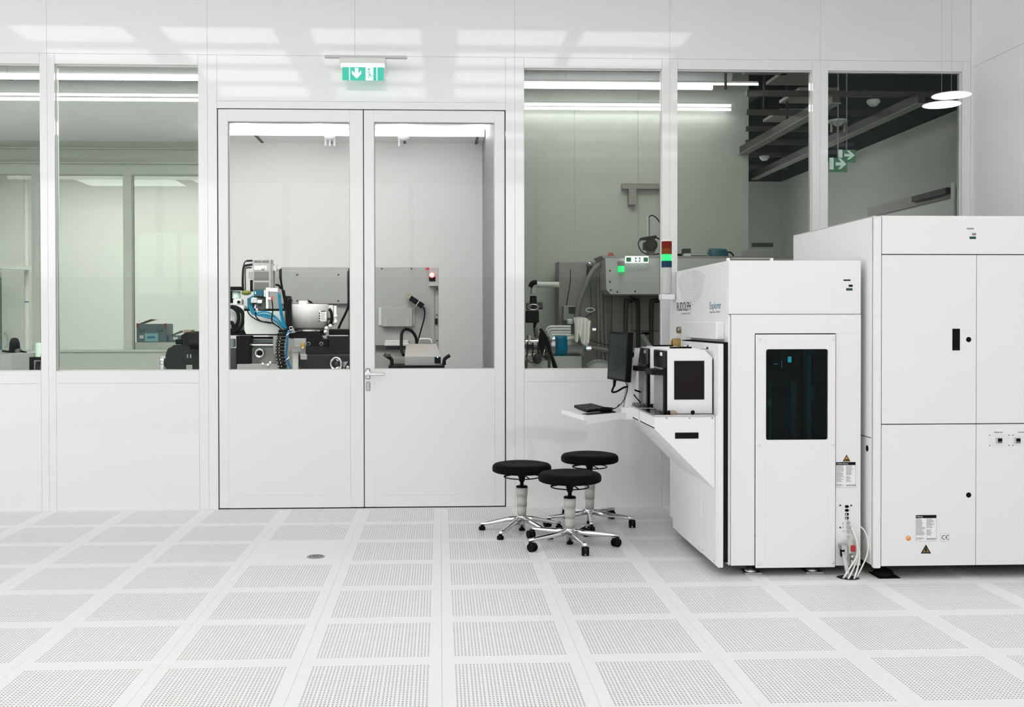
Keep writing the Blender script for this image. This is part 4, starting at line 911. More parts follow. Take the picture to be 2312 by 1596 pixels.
# thick hoses and pipes
MB().tube([PY(x, y, 9.9) for x, y in ((1358, 596), (1338, 612), (1320, 650), (1306, 690), (1300, 735), (1298, 780), (1296, 834))], .026, 12).done('thick_hose', 'hose', hm)
MB().tube([PY(x, y, 9.75) for x, y in ((1208, 736), (1211, 760), (1220, 790), (1238, 810), (1262, 815), (1292, 802), (1318, 789), (1345, 787), (1376, 793))], .021, 12).done('thick_hose', 'hose', hm)
for run in (((1350, 612), (1351, 720), (1350, 836)), ((1357, 612), (1358, 720), (1362, 836)), ((1367, 668), (1368, 760), (1371, 836))): MB().tube([PY(x, y, 10.0) for x, y in run], .016, 10).done('riser_pipe', 'hose', hm)
for x0, x1, yt in ((1411, 1421, 676), (1425, 1437, 676), (1468, 1480, 676)): pass
tubes('loop_pipe', 'dgrey', hm, 10.12, .009, ((1410, 835), (1410, 690), (1418, 677), (1428, 675)), ((1416, 835), (1416, 694), (1422, 683), (1428, 681)), ((1438, 835), (1438, 694), (1432, 680), (1424, 676)), ((1444, 835), (1443, 690), (1436, 677), (1428, 674)), ((1468, 800), (1468, 690), (1476, 677), (1500, 676)), ((1474, 800), (1474, 694), (1482, 682), (1500, 681)))
tubes('wire', 'black', hm, 10.1, .004, ((1288, 607), (1287, 640), (1282, 670), (1279, 692)))
tubes('wire', 'dgrey', hm, 9.8, .006, ((1345, 702), (1324, 715), (1313, 740), (1320, 760), (1345, 772), (1376, 780)))
tubes('wire', 'green_w', hm, 10.05, .006, ((1332, 640), (1335, 680), (1333, 715)))
MB().tube([PY(1333+10*math.cos(k*.63), 700+4.5*math.sin(k*.63), 9.9) for k in range(10)], .005, 6, 3, True).done('wire_loop', 'paper', hm)
gb_ = MB().fbox(1272, 690, 1312, 724, 10.0, .12, .006).done('gauge_box', 'grey', hm); MB().fbox(1284, 693, 1303, 708, 9.995, .006).done('gauge_screen', 'dgrey', gb_)
MB().fbox(1326, 604, 1336, 630, 10.05, .08, .01).cyl(PY(1332, 612, 10.0), PY(1332, 600, 10.0), .03).done('fitting', 'black', hm)
MB().tube([PY(1322, 600, 10.02), PY(1330, 594, 10.0), PY(1342, 604, 10.0)], .012, 6).done('silver_hose', 'steelb', hm)
MB().cyl(PY(1450, 756, 9.95), PY(1470, 786, 9.9), .022).done('lever_tube', 'lgrey', hm); MB().fbox(1450, 750, 1466, 756, 9.95, .04, .006).done('lever_clamp', 'black', hm)
MB().sphere(PY(1352, 836, 9.85), .12, 16, (1.2, .8, .9)).done('round_cover', 'lgrey', hm)
# things on the head
MB().cyl(PY(1463, 540, 9.8), PY(1463, 496, 9.8), .019).cyl(PY(1463, 496, 9.8), PY(1463, 489, 9.8), .013).done('steel_rod', 'steel', hm)
MB().cyl(PY(1470, 553, 9.74), PY(1470, 553, 9.9), .062, seg=20).fbox(1457, 545, 1470, 563, 9.74, .14, .008).done('camera_head', 'black', hm)
MB().prism([PY(1449, 541, 9.75), PY(1449, 536, 9.75), PY(1482, 531, 9.75), PY(1483, 538, 9.75), PY(1470, 541, 9.75)], (0, 0, 0), (0, .12, 0)).done('camera_cap', 'black', hm)
MB().cyl(PY(1469, 576, 9.82), PY(1469, 564, 9.82), .032, .05).done('camera_base', 'wgrey', hm)
tubes('wire', 'black', hm, 9.8, .006, ((1464, 492), (1472, 486), (1484, 494), (1493, 510), (1500, 530)), ((1450, 540), (1442, 546), (1443, 558), (1452, 570), (1470, 575), (1500, 571)), ((1483, 536), (1490, 541), (1497, 540)))
MB().tube([PY(1500, 575, 9.8), PY(1540, 580, 9.8), PY(1600, 582, 9.8)], .03, 8).done('black_hose', 'black', hm)
MB().fbox(1545, 572, 1560, 582, 9.7, .1, .004).done('small_block', 'offwhite', hm); MB().fbox(1544, 561, 1560, 572, 9.7, .1, .004).done('small_block_cap', 'dgrey', hm)
MB().cyl(PY(1560, 577, 9.75), PY(1598, 578, 9.75), .020).done('steel_rod', 'steelb', hm)
mt_ = MB().lathe([(0, 0), (.075, 0), (.085, .012), (.085, .15), (.078, .17), (0, .17)], PY(1600, 580, 9.75), (1, 0, -.03), 24).done('petrol_motor', 'teal', hm)
tubes('wire', 'black', hm, 9.75, .008, ((1641, 570), (1650, 570), (1657, 580), (1658, 590)))
MB().fbox(1688, 564, 1748, 588, 9.75, .2, .004).fbox(1690, 576, 1702, 588, 9.72, .02, .004).done('grey_box', 'grey', hm); MB().fbox(1700, 548, 1746, 557, 10.3, .05, .004).done('flat_bar', 'dgrey', hm)
# valve column and dewar at the left
vc = thing('valve_column', PY(1205, 1100, 9.5), 'black valve and pipe elbow at the left edge of the window right of the door', 'valve')
vc.location.z = 0; vc['_w'] = [vc.location.x, vc.location.y, 0]
MB().box(PY(1190, 800, 9.5).x, PY(1235, 800, 9.5).x, 9.45, 9.75, 0, PY(1200, 815, 9.5).z, .004).done('stand', 'offwhite', vc)
MB().tube([PY(1262, 643, 9.5), PY(1225, 643, 9.5), PY(1212, 643, 9.5), PY(1205, 650, 9.5), PY(1204, 664, 9.5)], .028, 12, 6).done('pipe_elbow', 'offwhite', vc)
MB().tube([PY(1212, 637, 9.47), PY(1202, 639, 9.47), PY(1197, 648, 9.47)], .022, 10).done('elbow_cover', 'black', vc)
MB().cyl(PY(1204, 700, 9.5), PY(1204, 668, 9.5), .042, .03).fbox(1189, 701, 1217, 729, 9.42, .14, .006).done('valve_body', 'black', vc)
MB().cyl(PY(1188, 692, 9.5), PY(1225, 690, 9.5), .035, seg=14).done('side_knob', 'dgrey', vc); MB().tube([PY(1192+12*(1+math.cos(k*.785)), 693+6*math.sin(k*.785), 9.40) for k in range(8)], .004, 6, 3, True).done('handle_ring', 'steelb', vc)
MB().cyl(PY(1208, 740, 9.5), PY(1208, 729, 9.5), .018).cyl(PY(1186, 768, 9.45), PY(1224, 768, 9.45), .02).cyl(PY(1194, 775, 9.45), PY(1194, 757, 9.45), .022).done('flange', 'steelb', vc)
MB().cyl(PY(1180, 785, 9.55), PY(1228, 785, 9.55), .075, seg=20).done('steel_body', 'steel', vc)
for x in (1188, 1200, 1212, 1222): MB().cyl(PY(x, 785, 9.55), PY(x+3, 785, 9.55), .085, seg=20).done('clamp_ring', 'dgrey', vc)
MB().sphere(PY(1213, 810, 9.35), .045, 10, (1, .8, 1.1)).done('black_cap', 'dgrey', vc)
tubes('wire', 'dgrey', vc, 9.4, .005, ((1188, 800), (1192, 815), (1204, 818), (1212, 812)))
tubes('cable', 'black', vc, 9.3, .014, ((1220, 742), (1228, 760), (1240, 790), (1252, 820), (1258, 838)), ((1222, 745), (1234, 765), (1244, 800), (1254, 838)))
MB().sphere(PY(1224, 770, 9.4), .05, 10, (.7, .8, 2.2)).done('cable_bundle', 'black', vc)
dw = thing('dewar_vessel', PY(1275, 1100, 9.6), 'horizontal steel vessel with a bright blue label and white coil tubes', 'vessel')
dw.location.z = 0; dw['_w'] = [dw.location.x, dw.location.y, 0]
MB().lathe([(0, 0), (.08, .0), (.105, .03), (.11, .06), (.11, .34), (.09, .37), (0, .37)], PY(1230, 780, 9.6), (1, 0, 0), 28).done('vessel', 'steel', dw)
MB().lathe([(.1105, 0), (.1125, 0), (.1125, .115), (.1105, .115)], PY(1251, 780, 9.6)+Vector((.0, 0, 0)), (1, 0, 0), 28).done('blue_label', 'cyan', dw)
for k, y in enumerate((737.5, 743.5, 750, 755.5)):
    MB().tube([PY(1234+3*k, y+10, 9.46), PY(1237+3*k, y+3, 9.46), PY(1245+k, y, 9.46), PY(1260, y, 9.46), PY(1289, y, 9.46)], .0125, 8).done('coil_tube', 'strip_white', dw)
MB().box(PY(1240, 800, 9.6).x, PY(1310, 800, 9.6).x, 9.5, 9.7, 0, PY(1270, 803, 9.6).z-.0, .004).done('support', 'offwhite', dw)
MB().fbox(1281, 720, 1294, 732, 9.5, .08, .01).done('fitting', 'offwhite', dw)
cl = MB()
cl.prism([PY(x, y, 9.42) for x, y in ((1294, 717), (1308, 715), (1322, 717), (1330, 722), (1333, 745), (1331, 770), (1326, 782), (1320, 780), (1313, 775), (1306, 750), (1303, 775), (1298, 770), (1298, 735))], (0, 0, 0), (0, .03, 0))
for k, (x, y0, y1) in enumerate(((1303, 720, 772), (1310, 718, 760), (1319, 719, 776), (1327, 724, 776))): cl.cyl(PY(x+3, y0, 9.42), PY(x, y1, 9.42), .016, .008, 8)
cl.done('draped_cloth', 'cloth', label='white cloth draped over the steel vessel end', cat='cloth')
MB().cyl(PY(1337, 742, 9.6), PY(1345, 742, 9.6), .02).done('fitting', 'steelb', dw)
fu = thing('filter_unit', PY(1325, 788, 9.5), 'small teal glinting coupling on the lower thick hose', 'coupling')
MB().cyl(PY(1306, 786, 9.62), PY(1334, 784, 9.62), .028, .03).done('body', 'steelb', fu); MB().cyl(PY(1315, 785.5, 9.62), PY(1323, 785, 9.62), .034).done('band', 'cyan', fu)

# ------------------------------------------------------------------ middle room machines
Yc = 10.9
cb = thing('rear_cabinet', PY(790, 1100, Yc), 'wide grey cabinet at the back of the next room, red lamp at its top corner', 'cabinet')
cb.location.z = 0; cb['_w'] = [cb.location.x, cb.location.y, 0]
a, b_ = PY(606, 603, Yc), PY(990, 603, Yc)
MB().box(a.x, b_.x, Yc, Yc+.5, 0, a.z, .003).done('body', 'sgrey', cb)
MB().fbox(630, 611, 784, 686, Yc-.05, .05, .004).done('left_cover', 'sgrey', cb); MB().fbox(786, 606, 792, 700, Yc-.02, .02).done('cover_gap', 'dgrey', cb)
MB().fbox(806, 608, 981, 780, Yc-.012, .012, .004).done('right_cover', 'sgrey', cb); MB().fbox(784, 690, 984, 835, Yc-.004, .004).done('lower_cover', 'wgrey', cb)
MB().fbox(846, 781, 985, 789, Yc-.03, .02).fbox(788, 688, 793, 790, Yc-.03, .02).done('lower_rail', 'dgrey', cb)
for x, y in ((671, 620), (764, 620), (671, 679), (764, 679), (862, 606.5), (929, 606.5), (987, 653), (987, 711), (987, 769)): MB().lathe([(0, .006), (.009, .005), (.01, 0)], PY(x, y, Yc-.052), (0, -1, 0), 8).done('bolt', 'dgrey', cb)
lb = MB().fbox(968.5, 604, 990, 646, Yc-.10, .10, .003).done('lamp_box', 'grey', cb); MB().fbox(961, 604, 969, 610, Yc-.11, .03).done('lamp_bracket', 'red', cb)
MB().lathe([(0, .03), (.02, .025), (.03, 0), (0, 0)], PY(975.5, 621.5, Yc-.10), (0, -1, 0), 16).done('red_lamp', 'red_glow', lb); MB().lathe([(0, .036), (.016, .031), (.017, .028)], PY(975.5, 621.5, Yc-.10), (0, -1, 0), 16).done('lamp_core', 'hot_glow', lb)
MB().fbox(968.5, 625, 983, 635, Yc-.106, .01).done('lamp_socket', 'black', lb)
hl = MB().fbox(861, 695, 931, 737, Yc-.08, .07, .003).done('document_holder', 'sgrey', cb)
MB().fbox(855, 694, 862, 734, Yc-.03, .02).fbox(931, 694, 936, 734, Yc-.03, .02).done('holder_flange', 'lgrey', hl)
for x, y0, w_ in ((870, 717, 6.5), (920, 717, 6.5), (895.5, 730, 6)): MB().fbox(x-w_/2, y0, x+w_/2, 737, Yc-.082, .004, .001).done('holder_slot', 'grey', hl)
MB().fbox(869, 768, 922, 780, Yc-.09, .08, .004).done('drawer', 'lgrey', cb); MB().fbox(982, 719, 988, 732, Yc-.02, .02).done('latch', 'black', cb)
MB().tube([PY(945, 772, Yc-.06), PY(946, 767, Yc-.06), PY(950, 765, Yc-.06), PY(968, 765, Yc-.06), PY(973, 767, Yc-.06), PY(975, 774, Yc-.06)], .008, 6).done('grab_handle', 'paper', cb)
sc_ = thing('hand_scanner', PY(938, 684, Yc-.1), 'black hand scanner hung at an angle on the grey cabinet', 'scanner')
pa, pb = PY(921, 669, Yc-.10), PY(955, 692, Yc-.10); d_ = (pb-pa).normalized(); n_ = Vector((-d_.z, 0, d_.x))
MB().prism([pa+n_*.028, pb+n_*.030, pb-n_*.030, pa-n_*.026], (0, -.04, 0), (0, .04, 0)).done('body', 'black', sc_)
MB().prism([pa-d_*.02+n_*.024, pa+d_*.03+n_*.030, pa+d_*.03-n_*.028, pa-d_*.02-n_*.02], (0, -.045, 0), (0, .045, 0)).done('scanner_head', 'brass', sc_)
MB().prism([pb-d_*.07+n_*.032, pb-d_*.062+n_*.032, pb-d_*.062-n_*.034, pb-d_*.07-n_*.034], (0, -.042, 0), (0, .042, 0)).done('band', 'lgrey', sc_)
MB().tube([PY(956, 693, Yc-.12), PY(959, 705, Yc-.12), PY(957, 722, Yc-.12), PY(952, 740, Yc-.14), PY(945, 765, Yc-.16), PY(942, 778, Yc-.2)], .008, 8).done('cord', 'black', sc_)
# trolley with control box
Yt = 10.0
tr = thing('tool_trolley', PY(940, 1100, Yt), 'black trolley with angled push handles behind the right door leaf', 'trolley')
tr.location.z = 0; tr['_w'] = [tr.location.x, tr.location.y, 0]
zt_ = PY(940, 825, Yt).z
MB().box(PY(877, 830, Yt).x, PY(1004, 830, Yt).x, Yt, Yt+.45, zt_-.05, zt_, .004).done('top_shelf', 'black', tr)
for s_, pts in (('handle', ((884, 826), (884, 812), (872, 803), (867, 800))), ('handle', ((1003, 824), (1003, 813), (1008, 807), (1016, 802)))): 
    MB().tube([PY(x, y, Yt+.05) for x, y in pts], .018, 8).done(s_, 'black', tr)
MB().fbox(867, 799, 882, 806, Yt+.02, .06, .004).done('handle_grip', 'dgrey', tr)
for x in (882, 1000):
    for y in (Yt+.03, Yt+.42): 
        q = PY(x, 830, Yt); MB().box(q.x-.012, q.x+.012, y-.012, y+.012, .0, zt_-.05).done('leg', 'black', tr)
bx = thing('control_box', PY(955, 825, Yt+.1), 'silver control box on the black trolley', 'control box')
bx['_w'] = list(bx.location)
a, b_ = PY(914, 776, Yt+.1), PY(996, 823, Yt+.1)
MB().prism([PY(914.5, 776, Yt+.35), PY(988, 776, Yt+.35), PY(1000, 804, Yt+.06), PY(995, 822, Yt+.06), PY(915, 822, Yt+.06), PY(914.5, 803, Yt+.06)][0:0] or [(a.x, 0, zt_), (b_.x, 0, zt_), (b_.x, 0, zt_+.085), (a.x, 0, zt_+.085)], (0, Yt+.06, 0), (0, Yt+.40, 0)).done('case', 'sgrey', bx)
MB().prism([(a.x+.002, Yt+.06, zt_+.085), (b_.x-.002, Yt+.06, zt_+.085), (b_.x-.05, Yt+.34, PY(950, 777, Yt+.34).z), (a.x+.004, Yt+.34, PY(950, 777, Yt+.34).z)], (0, 0, 0), (0, .012, .004)).done('sloped_lid', 'wgrey', bx)
sk = MB().fbox(981, 806, 995, 820, Yt+.05, .012, .002).done('switch_block', 'black', bx); MB().sphere(PY(988, 806.5, Yt+.045), .006, 8).done('blue_lamp', 'blue_glow', sk)
MB().tube([PY(941, 777, Yt+.45), PY(939, 762, Yt+.45), PY(930, 748, Yt+.4), PY(917, 743, Yt+.35), PY(908, 750, Yt+.3), PY(906, 770, Yt+.25), PY(907, 792, Yt+.2), PY(911, 802, Yt+.15)], .016, 8).done('cable', 'black', bx)
MB().fbox(868, 775, 924, 781, Yt+.55, .2, .004).done('lamp_holder', 'lgrey', cb)

# vacuum deposition machine in the left door leaf
Yv = 9.8
vm = thing('vacuum_machine', PY(650, 1100, Yv), 'vacuum machine with white drum, blue hoses and black drives behind the left door leaf', 'machine')
vm.location.z = 0; vm['_w'] = [vm.location.x, vm.location.y, 0]
a, b_ = PY(505, 835, Yv), PY(800, 835, Yv)
MB().box(a.x, b_.x, Yv, Yv+.5, .0, PY(640, 838, Yv).z, .004).done('frame', 'dgrey', vm)
# drum
q = PY(699, 740, Yv+.22); rr_ = (PY(741, 700, Yv+.22).x-PY(656, 700, Yv+.22).x)/2; zt_ = PY(699, 687, Yv+.22).z
drm = MB().lathe([(0, q.z), (rr_, q.z), (rr_, zt_-.004), (rr_-.004, zt_), (0, zt_)], (q.x, Yv+.22, 0), seg=40).done('drum', 'drum', vm)
MB().cyl((PY(684, 680, Yv+.22).x, Yv+.25, zt_), (PY(684, 680, Yv+.22).x, Yv+.25, zt_+.035), .045).done('drum_cap', 'lgrey', drm)
MB().fprism([(694, 676.5), (703, 680), (707, 686), (697, 683)], Yv+.1, .02).done('cap_clip', 'black', drm)
MB().lathe([(0, PY(699, 753, Yv+.22).z), (.155, PY(699, 753, Yv+.22).z), (.155, q.z), (0, q.z)], (q.x, Yv+.22, 0), seg=32).done('collar', 'steelb', vm)
lbx = Yv+.22-rr_
sk = MB().fbox(721, 701, 737, 725, lbx+.036, .002).done('warning_sheet', 'paper', drm)
MB().fbox(724, 701.5, 736, 703.5, lbx+.034, .002).done('sheet_heading', 'ink', sk)
for k in range(4): MB().fprism([(721.5, 704.5+5.8*k), (723.5, 708.5+5.8*k), (719.5, 708.5+5.8*k)], lbx+.032, .002).done('hazard_mark', 'ink', sk)
dashes(725, 706, 736, 6, lbx+.035, 'greyink', sk, step=3, seed=51)
# instrument tower
it = MB().fbox(570.5, 585, 611.5, 655, Yv+.16, .16, .004).done('instrument_case', 'grey', vm)
for x0, x1, y0, y1 in ((573.5, 589, 588, 592.5), (591.5, 607, 588, 592.5), (573.5, 607, 613, 632), (573.5, 607, 637.5, 653)):
    MB().fbox(x0, y0, x1, y1, Yv+.156, .005).done('vent', 'ventgrey', it)
MB().fbox(574, 600, 602, 609, Yv+.156, .004).done('front_label', 'paper', it); MB().lathe([(0, .001), (.022, .001), (.022, 0)], PY(594, 604.5, Yv+.155), (0, -1, 0), 16).done('seal_mark', 'lgrey', it)
MB().fbox(612, 596, 616, 655, Yv+.18, .13).done('instrument_side', 'wgrey', it); MB().fbox(612, 599, 621, 611, Yv+.2, .06, .004).fbox(620, 598.5, 624, 613, Yv+.2, .07, .002).done('side_port', 'lgrey', it)
MB().cyl(PY(624, 606, Yv+.22), PY(634, 606, Yv+.22), .016).done('elbow', 'wgrey', it); MB().cyl(PY(633, 606, Yv+.22), PY(633.5, 630, Yv+.22), .014).done('plug', 'black', it)
MB().fbox(561.5, 614, 571, 628, Yv+.18, .1).done('side_box', 'wgrey', it); MB().fbox(564.5, 632, 569.5, 658, Yv+.18, .06).done('side_bar', 'black', it)
MB().cyl(PY(557, 589, Yv+.2), PY(570, 588.5, Yv+.2), .010).cyl(PY(552, 600, Yv+.2), PY(570, 597, Yv+.2), .012).done('connector', 'black', it)
tubes('cable', 'black', vm, Yv+.2, .011, ((554, 600), (549.5, 605), (548, 630), (548.5, 650), (550, 665)), ((633.5, 628), (636, 645), (640, 665), (645, 690), (650, 720)), ((622, 643), (629, 644), (634, 652)))
tubes('cable', 'dgrey', vm, Yv+.22, .007, ((568, 604), (556, 605), (553.5, 612), (554, 660)), ((557, 588), (552, 593), (550, 600)))
# valves and fittings
MB().fbox(573, 654, 595, 669, Yv+.08, .10, .004).done('blue_valve', 'teal', vm); MB().fbox(575, 658, 578, 664, Yv+.078, .004).done('valve_label', 'cyanpale', vm)
MB().fbox(595, 655, 600, 670, Yv+.09, .08, .004).fbox(600, 649, 605.5, 697, Yv+.06, .12, .004).done('valve_flange', 'cream', vm)
MB().cyl(PY(606, 655, Yv+.1), PY(627, 655, Yv+.1), .020).cyl(PY(582, 681, Yv+.06), PY(591, 681, Yv+.06), .017).cyl(PY(604, 674, Yv+.06), PY(612, 674, Yv+.06), .013).done('white_fitting', 'paper', vm)
MB().cyl(PY(612, 674, Yv+.06), PY(616, 674, Yv+.06), .018).done('red_fitting', 'red', vm)
MB().cyl(PY(575, 674, Yv+.14), PY(600, 674, Yv+.14), .06, .035, seg=18).cyl(PY(580, 692, Yv+.12), PY(600, 692, Yv+.12), .05, .04, seg=18).done('grey_filter', 'dgrey', vm)
MB().fbox(558, 672, 572, 698, Yv+.1, .1, .01).done('blue_coupling', 'teal', vm); MB().fbox(566, 672, 580, 684, Yv+.07, .04, .004).done('fitting_plate', 'lgrey', vm)
MB().sphere(PY(556, 661, Yv+.1), .035, 12, (1.4, 1, .7)).done('yellow_ground_wires', 'lime', vm)
MB().sphere(PY(576, 694, Yv+.05), .012).sphere(PY(580, 699, Yv+.05), .014).done('bright_fitting', 'steelb', vm)
MB().fbox(551, 697, 644, 703, Yv+.12, .2).done('black_plate', 'black', vm)
# white tank at the left
q = PY(530, 750, Yv+.2)
MB().lathe([(0, q.z), (.11, q.z), (.125, q.z+.05), (.125, PY(530, 696, Yv).z), (.11, PY(530, 689, Yv).z), (0, PY(530, 689, Yv).z)], (q.x, Yv+.2, 0), seg=28).done('white_tank', 'offwhite', vm)
MB().fbox(526, 675, 546, 688, Yv+.12, .1, .006).done('tank_neck', 'offwhite', vm); MB().cyl(PY(534, 674, Yv+.18), PY(534, 657, Yv+.18), .04, seg=20).done('sight_glass', 'greenish', vm)
MB().fbox(517, 647, 544, 655, Yv+.12, .12, .006).fbox(517, 656, 526, 684, Yv+.18, .06).done('tank_cap', 'black', vm); MB().cyl(PY(539, 682, Yv+.11), PY(539, 682, Yv+.15), .016).done('gauge', 'black', vm)
tubes('hose', 'black', vm, Yv+.04, .018, ((508, 692), (525, 694), (537, 705), (538, 725), (528, 742), (515, 748)), ((508, 694), (530, 693), (545, 702), (549, 720), (543, 738), (525, 750)), ((510, 727), (524, 729), (527, 740)))
MB().fbox(508, 746, 552, 757, Yv+.05, .2, .01).done('black_tray', 'black', vm)
# white housing with blue hoses
MB().fprism([(552, 702), (642, 702), (642, 754), (556, 754), (551.5, 745)], Yv+.02, .2).done('white_housing', 'offwhite', vm)
tubes('blue_hose', 'tube_blue', vm, Yv-.02, .008, ((562, 690), (568, 705), (575, 709), (590, 704), (608, 706), (625, 718), (640, 738)), ((565, 695), (575, 710), (595, 709), (615, 714), (632, 725), (643, 742)), ((568, 700), (580, 711), (605, 714), (628, 730), (642, 742)), ((566, 690), (578, 708), (600, 716), (620, 722), (636, 735), (644, 742)), ((629, 660), (631, 690), (636, 720), (645, 742)), ((632, 664), (634, 690), (640, 720), (647, 742)), ((572, 668), (563, 676), (562, 695)))
tubes('cable', 'black', vm, Yv-.03, .006, ((578, 703), (578, 715), (590, 725), (610, 728), (625, 735), (640, 748)), ((614, 678), (616, 700), (614, 725), (630, 738)), ((557, 698), (565, 712), (585, 724), (612, 730)))
tubes('cable', 'black', vm, Yv+.0, .013, ((640, 655), (645, 690), (650, 720), (652, 745)), ((643, 668), (650, 690), (654, 715), (655, 740)), ((646, 690), (648, 720), (648, 745)))
MB().fbox(640, 668, 656, 745, Yv+.1, .1, .01).done('cable_bundle', 'black', vm)
tubes('cable', 'dgrey', vm, Yv+.05, .004, ((648, 686), (651, 676), (656, 673), (660, 678), (658, 686)))
# cable chain: one part for every link
prev = None
for k in range(13):
    t_ = k/12; x = 641-13*math.sin(pi*(.1+.8*t_))*1.0+ (4*t_); y = 744+96*t_
    MB().fbox(x-8.5, y, x+9.5, y+6.9, Yv-.10, .09, .004).done('chain_link', 'black', vm)
    if k > 1: MB().fbox(x-7.5, y+2, x-5.6, y+4.3, Yv-.103, .004).fbox(x-1, y+2, x+1, y+4.3, Yv-.103, .004).done('link_hole', 'lgrey', vm)
MB().tube([PY(x, y, Yv-.14) for x, y in ((658, 746), (650, 752), (648, 775), (646, 800), (649, 815), (656, 832), (660, 842))], .011, 8).done('blue_hose', 'tube_dark', vm)
for x, y in ((650, 754), (650, 809)): MB().cyl(PY(x-3, y+3, Yv-.15), PY(x+3, y-3, Yv-.15), .004, seg=6).done('cable_tie', 'paper', vm)
MB().tube([PY(657+4*math.cos(k*.9), 741+3.5*math.sin(k*.9), Yv-.05) for k in range(7)], .004, 6, 2, True).done('steel_ring', 'steelb', vm)
# lower left: drive block, rods, plates
MB().fbox(510, 752, 625, 757, Yv+.03, .25).done('black_rail', 'black', vm)
MB().fbox(533, 758, 564, 822, Yv-.02, .2, .006).done('drive_block', 'black', vm); MB().fbox(517, 765, 528, 784, Yv+.1, .1, .004).done('pale_block', 'greenish', vm); MB().fbox(517, 786, 534, 836, Yv+.05, .1).done('dark_column', 'dgrey', vm)
MB().fbox(617, 759, 626, 800, Yv+.0, .1, .003).done('rod_end', 'sgrey', vm); MB().cyl(PY(564, 777, Yv+.05), PY(617, 777, Yv+.05), .014).cyl(PY(564, 763, Yv+.1), PY(617, 763, Yv+.1), .012).done('guide_rod', 'steelb', vm)
MB().fbox(560, 766, 620, 786, Yv+.16, .02).done('back_plate', 'greenish', vm); MB().fbox(560, 784, 628, 820, Yv+.10, .03, .003).done('front_plate', 'sgrey', vm); MB().fbox(535, 822, 632, 838, Yv-.05, .3, .003).done('base_plate', 'sgrey', vm)
MB().lathe([(.026, .0), (.045, 0), (.047, .02), (.040, .026), (.028, .012)], PY(586, 797, Yv+.08), (0, -1, 0), 24).done('round_flange', 'steelb', vm); MB().lathe([(0, .02), (.02, .015), (.026, 0)], PY(586, 797, Yv+.08), (0, -1, 0), 16).done('flange_knob', 'black', vm)
for x, y in ((592, 823), (604, 825), (609, 820)): MB().cyl(PY(x, y, Yv-.06), PY(x+2, y-3, Yv-.05), .010).done('clip', 'paper', vm)
# lower right: black drives, handwheel
MB().fbox(655, 753, 728, 758, Yv-.0, .3, .004).done('black_rail', 'black', vm)
MB().fprism([(652, 752), (715, 752), (724, 756), (730, 765), (731, 780), (652, 763)], Yv-.02, .06).done('black_arm', 'black', vm)
MB().fbox(662, 764, 691, 795, Yv-.06, .1, .003).done('sensor_plate', 'sgrey', vm); sn = MB().fbox(679, 774, 687.5, 785, Yv-.08, .02, .003).done('amber_sensor', 'ochre', vm); MB().sphere(PY(683.5, 785, Yv-.085), .006, 8).done('amber_lamp', 'amber_glow', sn)
MB().tube([PY(679, 781, Yv-.08), PY(665, 782, Yv-.09), PY(657, 790, Yv-.1), PY(652, 800, Yv-.1)], .005, 6).done('red_wire', 'brass', vm)
MB().fbox(660, 788, 674, 838, Yv-.03, .08, .004).done('white_column', 'offwhite', vm)
MB().fbox(691, 765, 742, 798, Yv-.03, .2, .006).done('black_gearbox', 'black', vm)
for x in (696.5, 725.5): MB().lathe([(.012, .004), (.018, .004), (.018, 0)], PY(x, 776, Yv-.03), (0, -1, 0), 14).done('ring_bolt', 'sgrey', vm)
MB().fprism([(690, 782), (728, 781), (739, 787), (745, 800), (690, 802)], Yv-.10, .08).done('cover_hood', 'blackgloss', vm); MB().fprism([(734, 783), (750, 784), (757, 795), (760, 800), (744, 800), (740, 788)], Yv-.07, .1).done('cover_hood', 'blackgloss', vm)
MB().fbox(676, 801, 800, 840, Yv-.12, .3, .006).done('black_motor', 'charcoal', vm); MB().fbox(738, 758, 800, 801, Yv+.0, .3, .004).done('black_motor', 'blackgloss', vm); MB().fbox(742, 743, 800, 757, Yv+.08, .2, .008).done('motor_top', 'black', vm)
MB().fbox(743, 756.5, 786, 758.5, Yv-.004, .02).done('motor_edge', 'steelb', vm)
MB().fbox(678, 800, 693, 812, Yv-.16, .04, .006).done('limit_switch', 'wgrey', vm)
hw = MB().lathe([(.060, 0), (.066, .004), (.066, .04), (.058, .044), (.054, .04), (.050, .012), (.03, .004), (0, .004)], PY(763, 821, Yv-.12), (-.55, -1, 0), 32).done('handwheel', 'steelb', vm)
MB().lathe([(0, .03), (.02, .028), (.026, 0)], PY(763, 821, Yv-.12), (-.55, -1, 0), 18).done('wheel_hub', 'dgrey', hw)
MB().fprism([(773, 817), (786, 816), (776, 832)], Yv-.125, .006).done('corner_plate', 'wgrey', vm); MB().lathe([(0, .006), (.014, .005), (.015, 0)], PY(785, 829, Yv-.12), (0, -1, 0), 12).done('screw', 'lgrey', vm)
# fittings between drum and cabinet
MB().fbox(741, 689, 752, 735, Yv+.2, .06, .004).done('pale_bracket', 'offwhite', vm); tubes('black_hose', 'black', vm, Yv+.15, .015, ((743, 697), (748, 706), (749, 720), (746, 732)))
MB().fbox(740, 718, 752, 722, Yv+.14, .03).fbox(738, 731, 754, 733, Yv+.12, .03).done('clamp', 'black', vm); MB().cyl(PY(757, 728, Yv+.2), PY(757, 690, Yv+.2), .014).done('riser_pipe', 'lgrey', vm)
for x, y in ((758, 714), (758, 727), (746, 736), (737, 741), (735, 749)): MB().sphere(PY(x, y, Yv+.1), .020, 10).done('pale_valve', 'cream', vm)
tubes('cable', 'black', vm, Yv+.3, .012, ((789, 610), (788, 680), (782, 703), (770, 728), (764, 742)))
